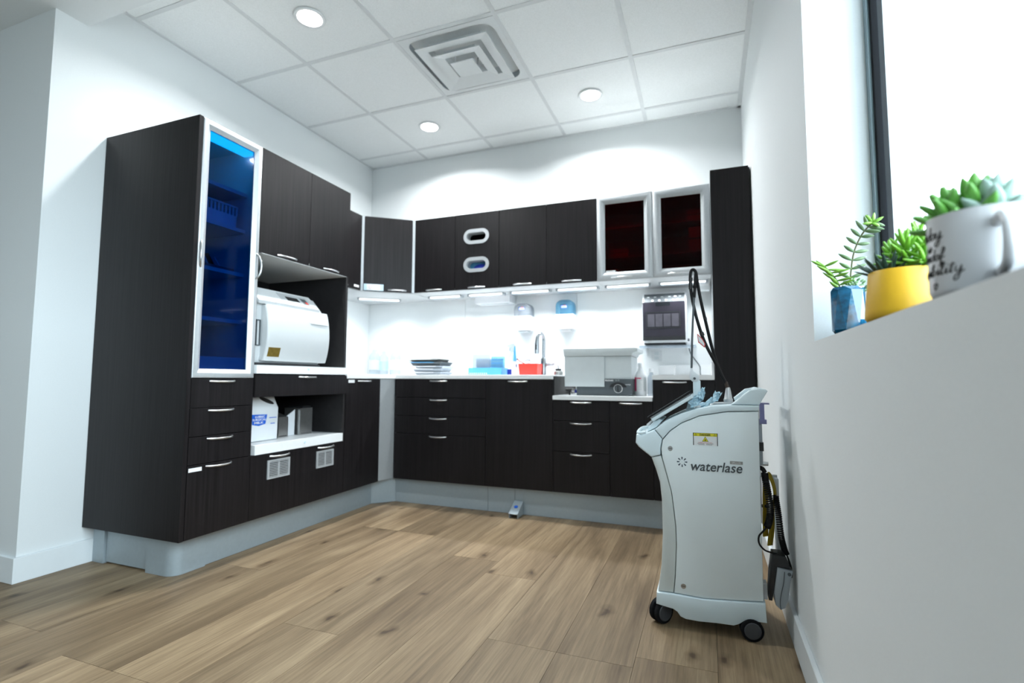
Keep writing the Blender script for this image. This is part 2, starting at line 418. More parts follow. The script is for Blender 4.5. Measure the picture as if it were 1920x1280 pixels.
# window
win = struct('window_1', B(W+0.14, W+0.17, WY1-0.024, WY1, SILL, WZ1, r=0.002), 'window_frame', 'dark framed window above the sill')
obj('frame_rail', B(W+0.14, W+0.17, WY0, WY1-0.024, SILL, SILL+0.045), 'window_frame', win)
obj('frame_rail', B(W+0.14, W+0.17, WY0, WY1-0.024, WZ1-0.05, WZ1), 'window_frame', win)
obj('frame_post', B(W+0.14, W+0.17, WY0, WY0+0.05, SILL+0.045, WZ1-0.05), 'window_frame', win)
obj('pane', B(W+0.152, W+0.158, WY0+0.05, WY1-0.024, SILL+0.045, WZ1-0.05), 'glass_clear', win)
obj('backlit_strip', B(W+0.146, W+0.170, WY1-0.040, WY1-0.0245, SILL+0.0455, WZ1-0.0505), 'rubber', win)  # black strip put in for the shade on the frame's backlit side
obj('window_sill', B(W+0.002, W+0.14, WY0, WY1, SILL-0.004, SILL), 'trim_paint', win)
pl = bpy.data.lights.new('window_portal', 'AREA'); pl.shape = 'RECTANGLE'; pl.size = WZ1-SILL; pl.size_y = WY1-WY0
pl.cycles.is_portal = True
po = bpy.data.objects.new('window_portal', pl); COL.objects.link(po)
po.location = (W+0.2, (WY0+WY1)/2, (SILL+WZ1)/2); po.rotation_euler = (0, PI/2, 0)
struct('ground', B(XO+0.3, 60, -45, 45, -0.35, -0.25), 'added_ground', 'unseen ground slab outside, added to dim window light from below')  # unseen slab, added so less light rises through the window to the ceiling
# backsplash sheets
sp = struct('wall_splashback', B(0.0, 2.82, -0.004, 0.0, 0.70, 1.60), 'inner_white', 'white splashback sheets over the worktop')
for a, b in ((0.009, 0.9455), (0.9485, 1.8785), (1.8815, 2.8195)):
    obj('splash_panel', B(a, b, -0.012, -0.004, 0.70 if a > 1.8 else ZT, UB+0.03, r=0.0008), 'splash', sp)
obj('splash_panel', B(0.0, 0.008, -1.098, -0.012, ZT, UB+0.03, r=0.0008), 'splash', sp)

# ------------------------------------------------------------------ ceiling fittings
def downlight(x, y, label):
    t = thing('recessed_downlight', label, 'ceiling light', (x, y, ZC-0.004), 'recessed downlights')
    obj('trim_ring', lathe(NB(), [(0.062, 0.004), (0.062, 0.0), (0.078, -0.001), (0.081, 0.004)], (x, y, ZC-0.004), 40), 'white_metal', t, 40)
    obj('lens', lathe(NB(), [(0.0615, 0.0), (0.0615, 0.0035)], (x, y, ZC-0.005), 40), 'lamp_disc', t)
    d = bpy.data.lights.new('downlight_beam', 'AREA'); d.shape = 'DISK'; d.size = 0.115; d.energy = LAMP_W; d.spread = math.radians(152); d.color = (0.95, 0.99, 1.0)
    o = bpy.data.objects.new('downlight_beam', d); COL.objects.link(o); o.location = (0, 0, -0.006); o.parent = t
downlight(0.879, -1.743, 'bright round downlight in the ceiling tile nearest the tall glass cabinet')
downlight(0.879, -0.508, 'bright round downlight above the corner wall cabinet')
downlight(2.098, -0.508, 'bright round downlight above the red glass cabinet doors')
t = thing('air_diffuser', 'square white stepped air diffuser set in the ceiling grid', 'air vent', (1.4884, -1.1258, ZC))
cx, cy = 1.4884, -1.1258
def sq(a): return [(cx-a, cy-a), (cx+a, cy-a), (cx+a, cy+a), (cx-a, cy+a)]
def rsq(a, r, n=6):
    o = []
    for sx, sy, a0 in ((1, -1, -PI/2), (1, 1, 0), (-1, 1, PI/2), (-1, -1, PI)):
        for i in range(n+1):
            th = a0+PI/2*i/n; o.append((cx+sx*(a-r)+r*math.cos(th), cy+sy*(a-r)+r*math.sin(th)))
    return o
obj('face_plate', ring_prism(NB(), rsq(0.292, 0.002), rsq(0.262, 0.07), 'z', ZC+0.001, ZC+0.006), 'white_metal', t)
bm = ring_prism(NB(), rsq(0.268, 0.07), rsq(0.262, 0.07), 'z', ZC+0.004, ZC+0.105); box(bm, cx-0.268, cx+0.268, cy-0.268, cy+0.268, ZC+0.105, ZC+0.11)
obj('duct_box', bm, 'pedal_grey', t)
def louver(a_out, a_in, z):
    bm = NB(); R = []
    for a, zz in ((a_out, z), (a_in, z+0.010), (a_in-0.002, z+0.055), (a_in+0.002, z+0.055), (a_in+0.005, z+0.014), (a_out, z+0.003)):
        R.append([bm.verts.new((p[0], p[1], zz)) for p in sq(a)])
    fs = []
    for a, b in zip(R, R[1:]+R[:1]):
        for i in range(4): fs.append(bm.faces.new((a[i], a[(i+1) % 4], b[(i+1) % 4], b[i])))
    bmesh.ops.recalc_face_normals(bm, faces=fs); return bm
obj('louver', louver(0.222, 0.165, ZC-0.022), 'white_metal', t)
obj('louver', louver(0.148, 0.095, ZC-0.034), 'white_metal', t)
bm = NB(); prism(bm, sq(0.072), 'z', ZC-0.046, ZC-0.042, r=0.001, seg=1)
obj('centre_plate', bm, 'white_metal', t)
for x_, y_ in ((-0.05, -0.05), (0.05, 0.05)): obj('hanger', cyl(NB(), (cx+x_, cy+y_, ZC-0.042), (cx+x_, cy+y_, ZC+0.10), 0.004), 'white_metal', t)
obj('damper', lathe(NB(), [(0.05, 0), (0.05, 0.02)], (cx-0.01, cy-0.02, ZC+0.05), 20), 'black_plastic', t)

# ------------------------------------------------------------------ cabinet helpers
G = 0.0016
def front_x(name, parent, y0, y1, z0, z1, plane=FX, m='wood'):
    return obj(name, B(plane-0.018, plane, y0+G, y1-G, z0+G, z1-G, r=0.0015), m, parent)
def front_y(name, parent, x0, x1, z0, z1, plane=FY, m='wood'):
    return obj(name, B(x0+G, x1-G, plane, plane+0.018, z0+G, z1-G, r=0.0015), m, parent)
def hx(parent, yc, z, L=0.132, plane=FX): handle(parent, (plane, yc-L/2, z), (plane, yc+L/2, z), (1, 0, -0.1))
def hy(parent, xc, z, L=0.132, plane=FY): handle(parent, (xc-L/2, plane, z), (xc+L/2, plane, z), (0, -1, -0.1))
def glazed_frame(axis, a0, a1, z0, z1, plane, w, dep=0.02):
    """mitred profile frame as one mesh: outer edge thick, sloping in to the pane"""
    bm = NB(); s = 1 if axis == 'x' else -1
    def P3(a, z, d): return (plane+d*s, a, z) if axis == 'x' else (a, plane+d*s, z)
    prof = [(0, -dep), (0, 0.000), (0.006, 0.004), (w*0.55, 0.004), (w*0.8, -0.004), (w, -0.009), (w, -dep)]
    R = []
    for off, d in prof:
        R.append([bm.verts.new(P3(a, z, d)) for a, z in ((a0+off, z0+off), (a1-off, z0+off), (a1-off, z1-off), (a0+off, z1-off))])
    fs = []
    for a, b in zip(R, R[1:]+R[:1]):
        for i in range(4): fs.append(bm.faces.new((a[i], a[(i+1) % 4], b[(i+1) % 4], b[i])))
    bmesh.ops.recalc_face_normals(bm, faces=fs); return bm

# ------------------------------------------------------------------ tall glass cabinet (left)
YA, YB_, YC, YD = -2.153, -1.80, -1.10, -0.737
TT = 2.080
t = thing('tall_cabinet', 'tall dark wood cabinet with blue glass door above four drawers', 'cabinet', (0.33, -1.976, ZB))
obj('side_panel', B(0.003, FX-0.001, YA, YA+0.02, ZB, TT, r=0.006, seg=3), 'wood', t, 40)
bm = NB(); box(bm, 0.003, FX-0.021, YB_-0.018, YB_-0.001, ZB, TT-0.002); box(bm, 0.003, FX-0.021, YA+0.021, YB_-0.019, ZB+0.002, ZU)
obj('carcass', bm, 'wood_inside', t)
bm = NB()
box(bm, 0.004, 0.012, YA+0.021, YB_-0.019, ZU+0.001, TT-0.02)
box(bm, 0.012, FX-0.024, YA+0.021, YA+0.026, ZU+0.001, TT-0.02); box(bm, 0.012, FX-0.024, YB_-0.024, YB_-0.019, ZU+0.001, TT-0.02)
obj('liner', bm, 'inner_white', t)
obj('top_panel', B(0.003, FX-0.021, YA+0.021, YB_-0.019, TT-0.02, TT-0.002), 'inner_white', t)
obj('base_rail', B(0.55, FX-0.024, YA+0.026, YB_-0.024, ZU+0.001, 0.985), 'inner_white', t)
SH = [1.83, 1.64, 1.415, 1.175]
for z in SH: obj('shelf', B(0.013, 0.585, YA+0.027, YB_-0.025, z-0.018, z), 'inner_white', t)
obj('light_strip', B(0.56, FX-0.026, YA+0.03, YB_-0.028, TT-0.052, TT-0.0205), 'cabinet_led', t)
d = obj('glass_door', glazed_frame('x', YA+0.022, YB_-0.002, ZU+0.002, TT-0.003, FX, 0.040), 'frame_silver', t, 35)
obj('pane', B(FX-0.0155, FX-0.0115, YA+0.058, YB_-0.038, ZU+0.038, TT-0.039), 'glass_blue', d)
handle(d, (FX+0.003, YA+0.034, 1.385), (FX+0.003, YA+0.034, 1.505), (0.6, -0.4, 0), bulge=0.024)
handle(d, (FX+0.003, YB_-0.016, 1.385), (FX+0.003, YB_-0.016, 1.515), (1, 0.5, 0), bulge=0.028)
for z0, z1 in ((0.752, ZU), (0.625, 0.752), (0.502, 0.625), (ZB, 0.502)):
    d = front_x('drawer', t, YA+0.021, YB_, z0, z1)
    hx(d, -1.975, z1-0.014)
obj('name_tag', B(FX, FX+0.0008, -2.125, -2.062, 0.472, 0.489), 'paper', t, None)
# things on its shelves
bk = thing('basket', 'slotted plastic basket on the second shelf behind blue glass', 'basket', (0.43, -1.975, SH[1]), 'goods behind the blue glass door')
bm = NB()
ring_prism(bm, [(0.30, -2.095), (0.56, -2.095), (0.56, -1.86), (0.30, -1.86)], [(0.304, -2.091), (0.556, -2.091), (0.556, -1.864), (0.304, -1.864)], 'z', SH[1]+0.001, SH[1]+0.065)
box(bm, 0.304, 0.556, -2.091, -1.864, SH[1]+0.001, SH[1]+0.005); obj('tub', bm, 'jug_white', bk)
for i in range(12):
    y = -2.088+i*0.0203; obj('slat', B(0.556, 0.56, y, y+0.010, SH[1]+0.065, SH[1]+0.105), 'jug_white', bk)
obj('rim', ring_prism(NB(), [(0.296, -2.099), (0.564, -2.099), (0.564, -1.856), (0.296, -1.856)], [(0.304, -2.091), (0.556, -2.091), (0.556, -1.864), (0.304, -1.864)], 'z', SH[1]+0.105, SH[1]+0.113), 'jug_white', bk)
rk = thing('pouch_rack', 'low wire rack holding leaning pouches on the third shelf', 'rack', (0.43, -1.97, SH[2]), 'goods behind the blue glass door')
obj('tray', ring_prism(NB(), [(0.36, -2.08), (0.57, -2.08), (0.57, -1.87), (0.36, -1.87)], [(0.364, -2.076), (0.566, -2.076), (0.566, -1.874), (0.364, -1.874)], 'z', SH[2]+0.001, SH[2]+0.016), 'charcoal', rk)
for i in range(5):
    y = -2.05+i*0.035
    obj('pouch', prism(NB(), [(y, SH[2]+0.002), (y+0.004, SH[2]+0.002), (y-0.045, SH[2]+0.11-0.012*i), (y-0.049, SH[2]+0.108-0.012*i)], 'x', 0.40, 0.54), 'smoke_panel' if i % 2 else 'pale_sky', rk)

# ------------------------------------------------------------------ sterilizer cabinet (niche)
t = thing('appliance_cabinet', 'wide dark wood cabinet with open niches holding the white sterilizer', 'cabinet', (0.33, -1.45, ZB))
bm = NB()
box(bm, 0.003, FX-0.003, YC-0.019, YC-0.001, ZB, TT, r=0.001); box(bm, 0.003, FX-0.021, YB_+0.001, YB_+0.018, ZB, TT)
box(bm, 0.003, 0.012, YB_+0.019, YC-0.02, ZB, TT)
box(bm, 0.013, FX-0.021, YB_+0.019, YC-0.02, 1.545, TT-0.001); box(bm, 0.013, FX-0.021, YB_+0.019, YC-0.02, ZB+0.001, 0.495)
obj('carcass', bm, 'wood_inside', t)
obj('niche_ceiling', B(0.013, FX-0.001, YB_+0.019, YC-0.020, 1.527, 1.5445), 'inner_white', t)
for a, b in ((YB_, -1.447), (-1.447, YC)):
    d = front_x('door', t, a, b, 1.528, TT)
    hx(d, -1.61 if a == YB_ else -1.262, 1.541)
dr = front_x('drawer', t, YB_, YC, 0.789, 0.905, plane=FX+0.008); hx(dr, -1.438, 0.893, plane=FX+0.008)
obj('drawer_box', B(0.05, FX-0.012, YB_+0.02, YC-0.021, 0.80, 0.904), 'wood_inside', t)
obj('tray_shelf', B(0.014, FX+0.014, YB_+0.003, YC-0.0205, 0.909, 0.952, r=0.003), 'laminate', t)
obj('low_shelf', B(0.014, FX+0.004, YB_+0.0195, YC-0.0205, 0.500, 0.548, r=0.003), 'laminate', t)
for z in (0.935, 0.527): obj('badge', cyl(NB(), (FX+0.003 if z < 0.6 else FX+0.0135, -1.44, z), (FX+0.006 if z < 0.6 else FX+0.0148, -1.44, z), 0.006, seg=12), 'pale_sky', t)
d = front_x('drawer', t, YB_, YC, ZB, 0.497)
for yc in (-1.613, -1.262): hx(d, yc, 0.482)
def vent(par, y0, y1, z0, z1):
    g = obj('vent_grille', ring_prism(NB(), [(y0, z0), (y1, z0), (y1, z1), (y0, z1)], [(y0+0.011, z0+0.009), (y1-0.011, z0+0.009), (y1-0.011, z1-0.009), (y0+0.011, z1-0.009)], 'x', FX, FX+0.006), 'frame_silver', par)
    n = 9; h = (z1-z0-0.018)/n
    for i in range(n):
        z = z0+0.009+h*(i+0.5)
        obj('slat', B(FX, FX+0.005, y0+0.011, y1-0.011, z-h*0.22, z+h*0.22), 'frame_silver', g)
    obj('bar', B(FX+0.001, FX+0.0055, (y0+y1)/2-0.004, (y0+y1)/2+0.004, z0+0.009, z1-0.009), 'frame_silver', g)
    obj('backing', B(FX-0.001, FX+0.0006, y0+0.011, y1-0.011, z0+0.009, z1-0.009), 'black_plastic', g)
vent(t, -1.696, -1.546, 0.366, 0.462); vent(t, -1.342, -1.200, 0.366, 0.462)

# sterilizer
t = thing('sterilizer', 'large white rounded tabletop sterilizer standing in the upper niche', 'sterilizer', (0.40, -1.53, 0.952))
z0 = 0.953
body = [(0.10, z0+0.014), (0.60, z0+0.014), (0.615, z0+0.05), (0.615, z0+0.33), (0.55, z0+0.402), (0.16, z0+0.415), (0.10, z0+0.38)]
obj('body', prism(NB(), body, 'y', -1.772, -1.285, r=0.014, seg=3), 'autoclave_white', t, 40)
obj('base', B(0.12, 0.615, -1.765, -1.292, z0, z0+0.0135), 'black_plastic', t)
fas = [(0.556, z0+0.412), (0.634, z0+0.335), (0.640, z0+0.345), (0.562, z0+0.420)]
obj('fascia', prism(NB(), [(0.500, z0+0.398), (0.556, z0+0.4145), (0.645, z0+0.335), (0.640, z0+0.318), (0.59, z0+0.320)], 'y', -1.776, -1.335, r=0.006), 'autoclave_white', t, 40)
def on_slope(y0_, y1_, u0, u1, h=0.0012):
    a = Vector((0.556, 0, z0+0.4145)); b = Vector((0.645, 0, z0+0.335)); dn = (b-a); nr = Vector((0.0795, 0, 0.089)).normalized()
    p, q = a+dn*u0, a+dn*u1
    poly = [(v.x, v.z) for v in (p-nr*0.001, q-nr*0.001, q+nr*h, p+nr*h)]
    return prism(NB(), poly, 'y', y0_, y1_)
cp = obj('control_panel', on_slope(-1.60, -1.385, 0.15, 0.85), 'autoclave_grey', t)
obj('display', on_slope(-1.555, -1.465, 0.35, 0.65, 0.002), 'screen', cp)
obj('keypad', on_slope(-1.44, -1.40, 0.30, 0.75, 0.002), 'charcoal', cp)
obj('power_button', on_slope(-1.42, -1.405, 0.55, 0.72, 0.003), 'red_plastic', cp)
n = 12; door = []
for i in range(n+1):
    th = -1.15+2.25*i/n; door.append((0.600+0.070*math.cos(th*0.98)**0.55 if abs(th) < 1.55 else 0.60, z0+0.175+0.152*th/1.15))
door = [(0.590, z0+0.022)]+[(x, min(z, z0+0.318)) for x, z in door]+[(0.590, z0+0.318)]
dd = obj('door', prism(NB(), door, 'y', -1.735, -1.272, r=0.012, seg=3), 'autoclave_white', t, 35)
obj('grip_lip', prism(NB(), [(0.61, z0+0.300), (0.645, z0+0.298), (0.668, z0+0.246), (0.61, z0+0.246)], 'y', -1.435, -1.290, r=0.003), 'autoclave_white', dd, 40)
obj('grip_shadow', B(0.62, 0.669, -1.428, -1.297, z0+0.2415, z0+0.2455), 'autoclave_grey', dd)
obj('data_plate', prism(NB(), [(0.645, z0+0.045), (0.6535, z0+0.045), (0.6665, z0+0.093), (0.655, z0+0.093)], 'y', -1.722, -1.645), 'brass', dd)
obj('hinge_slot', ring_prism(NB(), [(-1.766, z0+0.10), (-1.740, z0+0.10), (-1.740, z0+0.235), (-1.766, z0+0.235)], [(-1.762, z0+0.105), (-1.744, z0+0.105), (-1.744, z0+0.23), (-1.762, z0+0.23)], 'x', 0.612, 0.622), 'charcoal', t)

# jug and bins in the low niche
t = thing('jug', 'white plastic jug with a blue surgical milk label in the low niche', 'jug', (0.47, -1.62, 0.549))
prof = [(-1.712, 0.549), (-1.526, 0.549), (-1.524, 0.725), (-1.535, 0.742), (-1.557, 0.786), (-1.712, 0.786)]
b = obj('body', prism(NB(), prof, 'x', 0.40, 0.548, r=0.012, seg=3), 'jug_white', t, 40)
hole = [(-1.655+0.042+0.046*math.cos(a)*1.0-0.020*math.sin(a), 0.764+0.017*math.sin(a)-0.012*math.cos(a)) for a in [2*PI*i/18 for i in range(18)]]
obj('grip_hole', prism(NB(), hole, 'x', 0.5475, 0.5492), 'wood_inside', b)
lab = obj('label', prism(NB(), [(-1.708, 0.694), (-1.606, 0.690), (-1.616, 0.641), (-1.660, 0.632), (-1.702, 0.640)], 'x', 0.548, 0.5488), 'blue_ink', t, None)
lab['label'] = 'blue printed label'
for s, w_, zz, yy in (('LUBRIC', 0.062, 0.680, -1.653), ('SURGICAL', 0.090, 0.665, -1.657), ('MILK', 0.060, 0.649, -1.659)):
    obj('lettering', text_bm(s, 0.02, (0.5489, yy, zz), FACE_X, width=w_, height=0.0115, bold=0.0004), 'paper', lab)
for z, w_ in ((0.671, 0.05), (0.640, 0.03)):
    obj('print_line', B(0.548, 0.5486, -1.566-w_/2, -1.566+w_/2, z-0.002, z+0.002), 'blue_ink', t)
for z in (0.660, 0.654, 0.648): obj('print_line', B(0.548, 0.5485, -1.588, -1.545, z-0.0007, z+0.0007), 'cleaner_grey', t)
obj('cap', cyl(NB(), (0.47, -1.525, 0.675), (0.47, -1.503, 0.675), 0.012), 'white_plastic', t, 40)
t = thing('steel_file', 'open stainless steel holder with a sloping side beside the jug', 'holder', (0.40, -1.38, 0.549))
obj('front_plate', B(0.496, 0.499, -1.475, -1.405, 0.549, 0.664), 'steel', t)
obj('side_plate', prism(NB(), [(0.499, 0.549), (0.499, 0.662), (0.30, 0.72), (0.30, 0.549)], 'y', -1.408, -1.405), 'steel', t)
obj('back_plate', B(0.297, 0.30, -1.475, -1.405, 0.549, 0.72), 'steel', t)
obj('foot_slots', B(0.499, 0.4996, -1.47, -1.412, 0.553, 0.558), 'black_plastic', t)
t = thing('steel_box', 'taller dark steel box standing right of the sloping holder', 'holder', (0.44, -1.27, 0.549))
bm = NB(); box(bm, 0.38, 0.50, -1.314, -1.213, 0.549, 0.706, r=0.002)
obj('body', bm, 'steel', t)
obj('side_sheet', prism(NB(), [(-1.398, 0.549), (-1.328, 0.549), (-1.328, 0.700), (-1.398, 0.660)], 'x', 0.47, 0.473), 'jug_white', t)
obj('lid', B(0.385, 0.495, -1.29, -1.22, 0.706, 0.718, r=0.002), 'black_plastic', t)
for i in range(7): obj('slot', B(0.5, 0.5006, -1.298+i*0.012, -1.293+i*0.012, 0.553, 0.560), 'black_plastic', t)

# ------------------------------------------------------------------ base cabinets
t = thing('base_cabinet', 'narrow dark base cabinet between the appliance cabinet and the corner', 'cabinet', (0.33, -0.92, ZB))
obj('carcass', B(0.003, FX-0.021, YC+0.003, YD, ZB, ZU-0.001), 'wood_inside', t)
d = front_x('door', t, YC, YD, ZB, ZU); hx(d, -0.912, ZU-0.016)
obj('name_tag', B(FX, FX+0.0008, -1.075, -1.015, 0.858, 0.877), 'paper', t)
t = thing('corner_filler', 'silver vertical filler strip in the inside corner of base cabinets', 'filler panel', (0.64, -0.67, ZB))
obj('strip', prism(NB(), [(FX, YD+0.001), (0.686, -0.606), (0.60, -0.59), (0.58, YD+0.001)], 'z', ZB+0.004, ZU-0.002), 'silver', t)
def drawer_unit(label, x0, x1, splits, top, hxc=None):
    t = thing('drawer_cabinet', label, 'cabinet', ((x0+x1)/2, -0.3, ZB))
    obj('carcass', B(x0+0.001, x1-0.001, FY+0.021, -0.014, ZB, top-0.001), 'wood_inside', t)
    for z1_, z0_ in zip(splits, splits[1:]):
        d = front_y('drawer', t, x0, x1, z0_, z1_); hy(d, hxc or (x0+x1)/2, z1_-0.015)
    return t
def door_unit(label, x0, x1, top, name='base_cabinet', h=None):
    t = thing(name, label, 'cabinet', ((x0+x1)/2, -0.3, ZB))
    obj('carcass', B(x0+0.001, x1-0.001, FY+0.021, -0.014, ZB, top-0.001), 'wood_inside', t)
    d = front_y('door', t, x0, x1, ZB, top)
    if h is not None: hy(d, h, top-0.015)
    return t
drawer_unit('wide dark four drawer base cabinet right of the silver corner strip', 0.688, 1.397, (ZU, 0.754, 0.627, 0.503, ZB), ZU, 1.037)
t = door_unit('dark base cabinet with one tall door under the sink', 1.397, 1.861, ZU, h=1.622)
t = drawer_unit('low dark three drawer cabinet under the lowered worktop', 1.861, 2.219, (0.757, 0.627, 0.436, ZB), 0.757)
t = door_unit('low dark door cabinet under the lowered worktop, right of three drawers', 2.219, 2.475, 0.757, h=2.345)
door_unit('dark base cabinet partly hidden behind the laser cart', 2.475, 2.82, ZU, h=2.60)
t = thing('tall_cabinet', 'narrow tall dark wood cabinet against the window wall', 'cabinet', (2.92, -0.3, ZB))
obj('carcass', B(2.8215, W-0.004, FY+0.021, -0.003, ZB, 2.108), 'wood_inside', t)
obj('side_panel', B(2.8205, 2.8214, FY+0.03, -0.003, ZB, 2.108), 'silver', t)
front_y('door', t, 2.82, W-0.012, ZB, 2.112)

# worktops
t = thing('worktop', 'white L shaped worktop running round the corner to the sink', 'worktop', (0.4, -0.4, ZU))
obj('slab', prism(NB(), [(0.009, -1.096), (FX+0.006, -1.096), (FX+0.006, YD), (0.694, FY-0.008), (1.860, FY-0.008), (1.860, -0.013), (0.009, -0.013)], 'z', ZU, ZT, r=0.003), 'laminate', t)
t = thing('worktop', 'lowered white worktop under the grey ultrasonic cleaner', 'worktop', (2.16, -0.3, 0.757))
obj('slab', B(1.8625, 2.474, FY-0.010, -0.013, 0.757, 0.782, r=0.003), 'laminate', t)
obj('end_panel', B(1.8615, 1.866, FY+0.02, -0.013, 0.7825, ZU+0.02), 'wood_inside', t)
t = thing('worktop', 'short raised white worktop beside the narrow tall cabinet', 'worktop', (2.65, -0.3, ZU))
obj('slab', B(2.4755, 2.819, FY-0.008, -0.013, ZU, ZT, r=0.003), 'laminate', t)
obj('upstand', B(2.4755, 2.819, -0.028, -0.0125, ZT, ZT+0.075, r=0.002), 'laminate', t)
obj('side_upstand', B(2.804, 2.819, FY+0.02, -0.029, ZT, ZT+0.075, r=0.002), 'laminate', t)

# plinth
t = thing('plinth', 'brushed silver plinth panels below the left run of cabinets', 'plinth', (0.3, -1.3, ZF), 'silver plinths')
PX, PY = 0.560, -0.556
obj('panel', B(0.016, 0.095, -2.108, -2.09, ZF+0.001, ZB-0.001), 'plinth_silver', t)
obj('panel', B(0.099, 0.40, -2.098, -2.085, ZF+0.008, ZB-0.001), 'plinth_silver', t)
cor = [(0.395, -2.112)]
for i in range(9): a = -PI/2+PI/2*i/8; cor.append((PX-0.045+0.055*math.cos(a), -2.057+0.055*math.sin(a)))
cor += [(PX+0.010, -1.955), (PX-0.004, -1.955), (PX-0.004, -2.05), (PX-0.05, -2.098), (0.395, -2.098)]
obj('corner_panel', prism(NB(), cor, 'z', ZF+0.001, ZB-0.002), 'plinth_silver', t, 40)
obj('panel', B(PX-0.012, PX, -1.954, -0.6805, ZF+0.002, ZB-0.001), 'plinth_silver', t)
t = thing('plinth', 'brushed silver plinth panels below the back run of cabinets', 'plinth', (1.6, PY, ZF), 'silver plinths')
obj('panel', prism(NB(), [(PX, -0.680), (0.676, PY), (0.67, PY+0.012), (PX-0.012, -0.67)], 'z', ZF+0.002, ZB-0.001), 'plinth_silver', t)
for a, b in ((0.6775, 1.398), (1.400, 1.588), (1.650, 2.8205)): obj('panel', B(a, b, PY, PY+0.012, ZF+0.002, ZB-0.001), 'plinth_silver', t)
obj('panel', B(1.590, 1.648, PY+0.003, PY+0.012, ZF+0.002, ZB-0.001), 'plinth_silver', t)
obj('panel', B(2.822, W-0.016, PY, PY+0.012, ZF+0.002, ZB-0.001), 'plinth_silver', t)
t = thing('foot_pedal', 'small silver foot pedal with a blue button at the plinth', 'pedal', (1.62, -0.62, ZF))
obj('plate', prism(NB(), [(-0.668, ZF+0.025), (-0.560, ZF+0.082), (-0.560, ZF+0.088), (-0.672, ZF+0.030)], 'x', 1.588, 1.650, r=0.001, seg=1), 'plinth_silver', t)
for x in (1.590, 1.645): obj('cheek', prism(NB(), [(-0.664, ZF+0.002), (-0.56, ZF+0.002), (-0.56, ZF+0.081), (-0.664, ZF+0.026)], 'x', x, x+0.003), 'plinth_silver', t)
obj('button', cyl(NB(), (1.619, -0.612, ZF+0.058), (1.619, -0.614, ZF+0.063), 0.013, seg=20), 'blue_ink', t, 40)

# ------------------------------------------------------------------ wall cabinets
t = thing('wall_cabinet', 'narrow dark wall cabinet on the left wall beside the corner', 'cabinet', (0.2, -0.87, UB))
obj('carcass', B(0.009, 0.389, YC+0.002, -0.648, UB+0.002, UT), 'wood_inside', t)
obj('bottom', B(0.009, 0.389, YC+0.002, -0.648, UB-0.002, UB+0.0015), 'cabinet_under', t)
d = front_x('door', t, YC, -0.648, UB, UT, plane=0.408); hx(d, -0.87, UB+0.015, plane=0.408)
obj('name_tag', B(0.408, 0.4088, -0.735, -0.68, UB+0.018, UB+0.034), 'paper', t)
t = thing('corner_cabinet', 'diagonal corner wall cabinet with a dark door between silver posts', 'cabinet', (0.3, -0.3, UB))
A_, C_ = Vector((0.395, -0.645, 0)), Vector((0.706, -0.405, 0)); du = (C_-A_).normalized(); nn = Vector((du.y, -du.x, 0))
obj('carcass', prism(NB(), [(0.009, -0.013), (0.009, -0.645), (0.385, -0.645), (0.695, -0.40), (0.695, -0.013)], 'z', UB+0.002, UT), 'wood_inside', t)
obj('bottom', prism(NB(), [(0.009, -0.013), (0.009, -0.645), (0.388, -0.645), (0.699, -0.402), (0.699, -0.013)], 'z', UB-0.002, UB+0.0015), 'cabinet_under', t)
def diag(u0, u1, d0, d1):
    return [tuple((A_+du*u+nn*d_)[:2]) for u, d_ in ((u0, d0), (u1, d0), (u1, d1), (u0, d1))]
LL = (C_-A_).length
dr = obj('door', prism(NB(), diag(0.021, LL-0.021, 0.001, 0.018), 'z', UB+0.001, UT-0.001, r=0.0015, seg=1), 'wood', t)
for a, b in ((0, 0.019), (LL-0.019, LL)): obj('post', prism(NB(), diag(a, b, 0.001, 0.019), 'z', UB, UT), 'silver', t)
p0 = A_+du*(0.20)+nn*0.018; p1 = A_+du*0.332+nn*0.018
handle(dr, (p0.x, p0.y, UB+0.014), (p1.x, p1.y, UB+0.014), (nn.x, nn.y, -0.1))
st = obj('sticker', prism(NB(), diag(0.024, 0.165, 0.018, 0.0185), 'z', UB+0.004, UB+0.052), 'pale_sky', dr)
obj('print_panel', prism(NB(), diag(0.045, 0.14, 0.0185, 0.019), 'z', UB+0.006, UB+0.050), 'paper', dr)
for u in (0.07, 0.115):
    c = A_+du*u+nn*0.0192
    pts = [(c.x+du.x*0.013*math.cos(a), c.y+du.y*0.013*math.cos(a), UB+0.028+0.013*math.sin(a)) for a in (0, PI/2, PI, 3*PI/2, 2*PI)]
    obj('hazard_mark', tube(NB(), pts, 0.0009, 4), 'red_ink', dr)

def wall_unit(label, x0, x1, kind='wood'):
    t = thing('wall_cabinet', label, 'cabinet', ((x0+x1)/2, -0.2, UB))
    xm = (x0+x1)/2
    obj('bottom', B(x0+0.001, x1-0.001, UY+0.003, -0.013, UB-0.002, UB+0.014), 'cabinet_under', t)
    return t, xm
t, xm = wall_unit('dark double wall cabinet with two oval glove slots in one door', 0.709, 1.411)
bm = NB(); box(bm, 0.710, xm-0.001, UY+0.021, -0.013, UB+0.0145, UT)
box(bm, xm, 1.410, -0.16, -0.013, UB+0.0145, UT); box(bm, 1.395, 1.410, UY+0.021, -0.161, UB+0.0145, UT)
box(bm, xm, 1.394, UY+0.021, -0.161, UT-0.016, UT)
obj('carcass', bm, 'wood_inside', t)
d = front_y('door', t, 0.709, xm, UB, UT, plane=UY); hy(d, (0.709+xm)/2, UB+0.014, plane=UY)
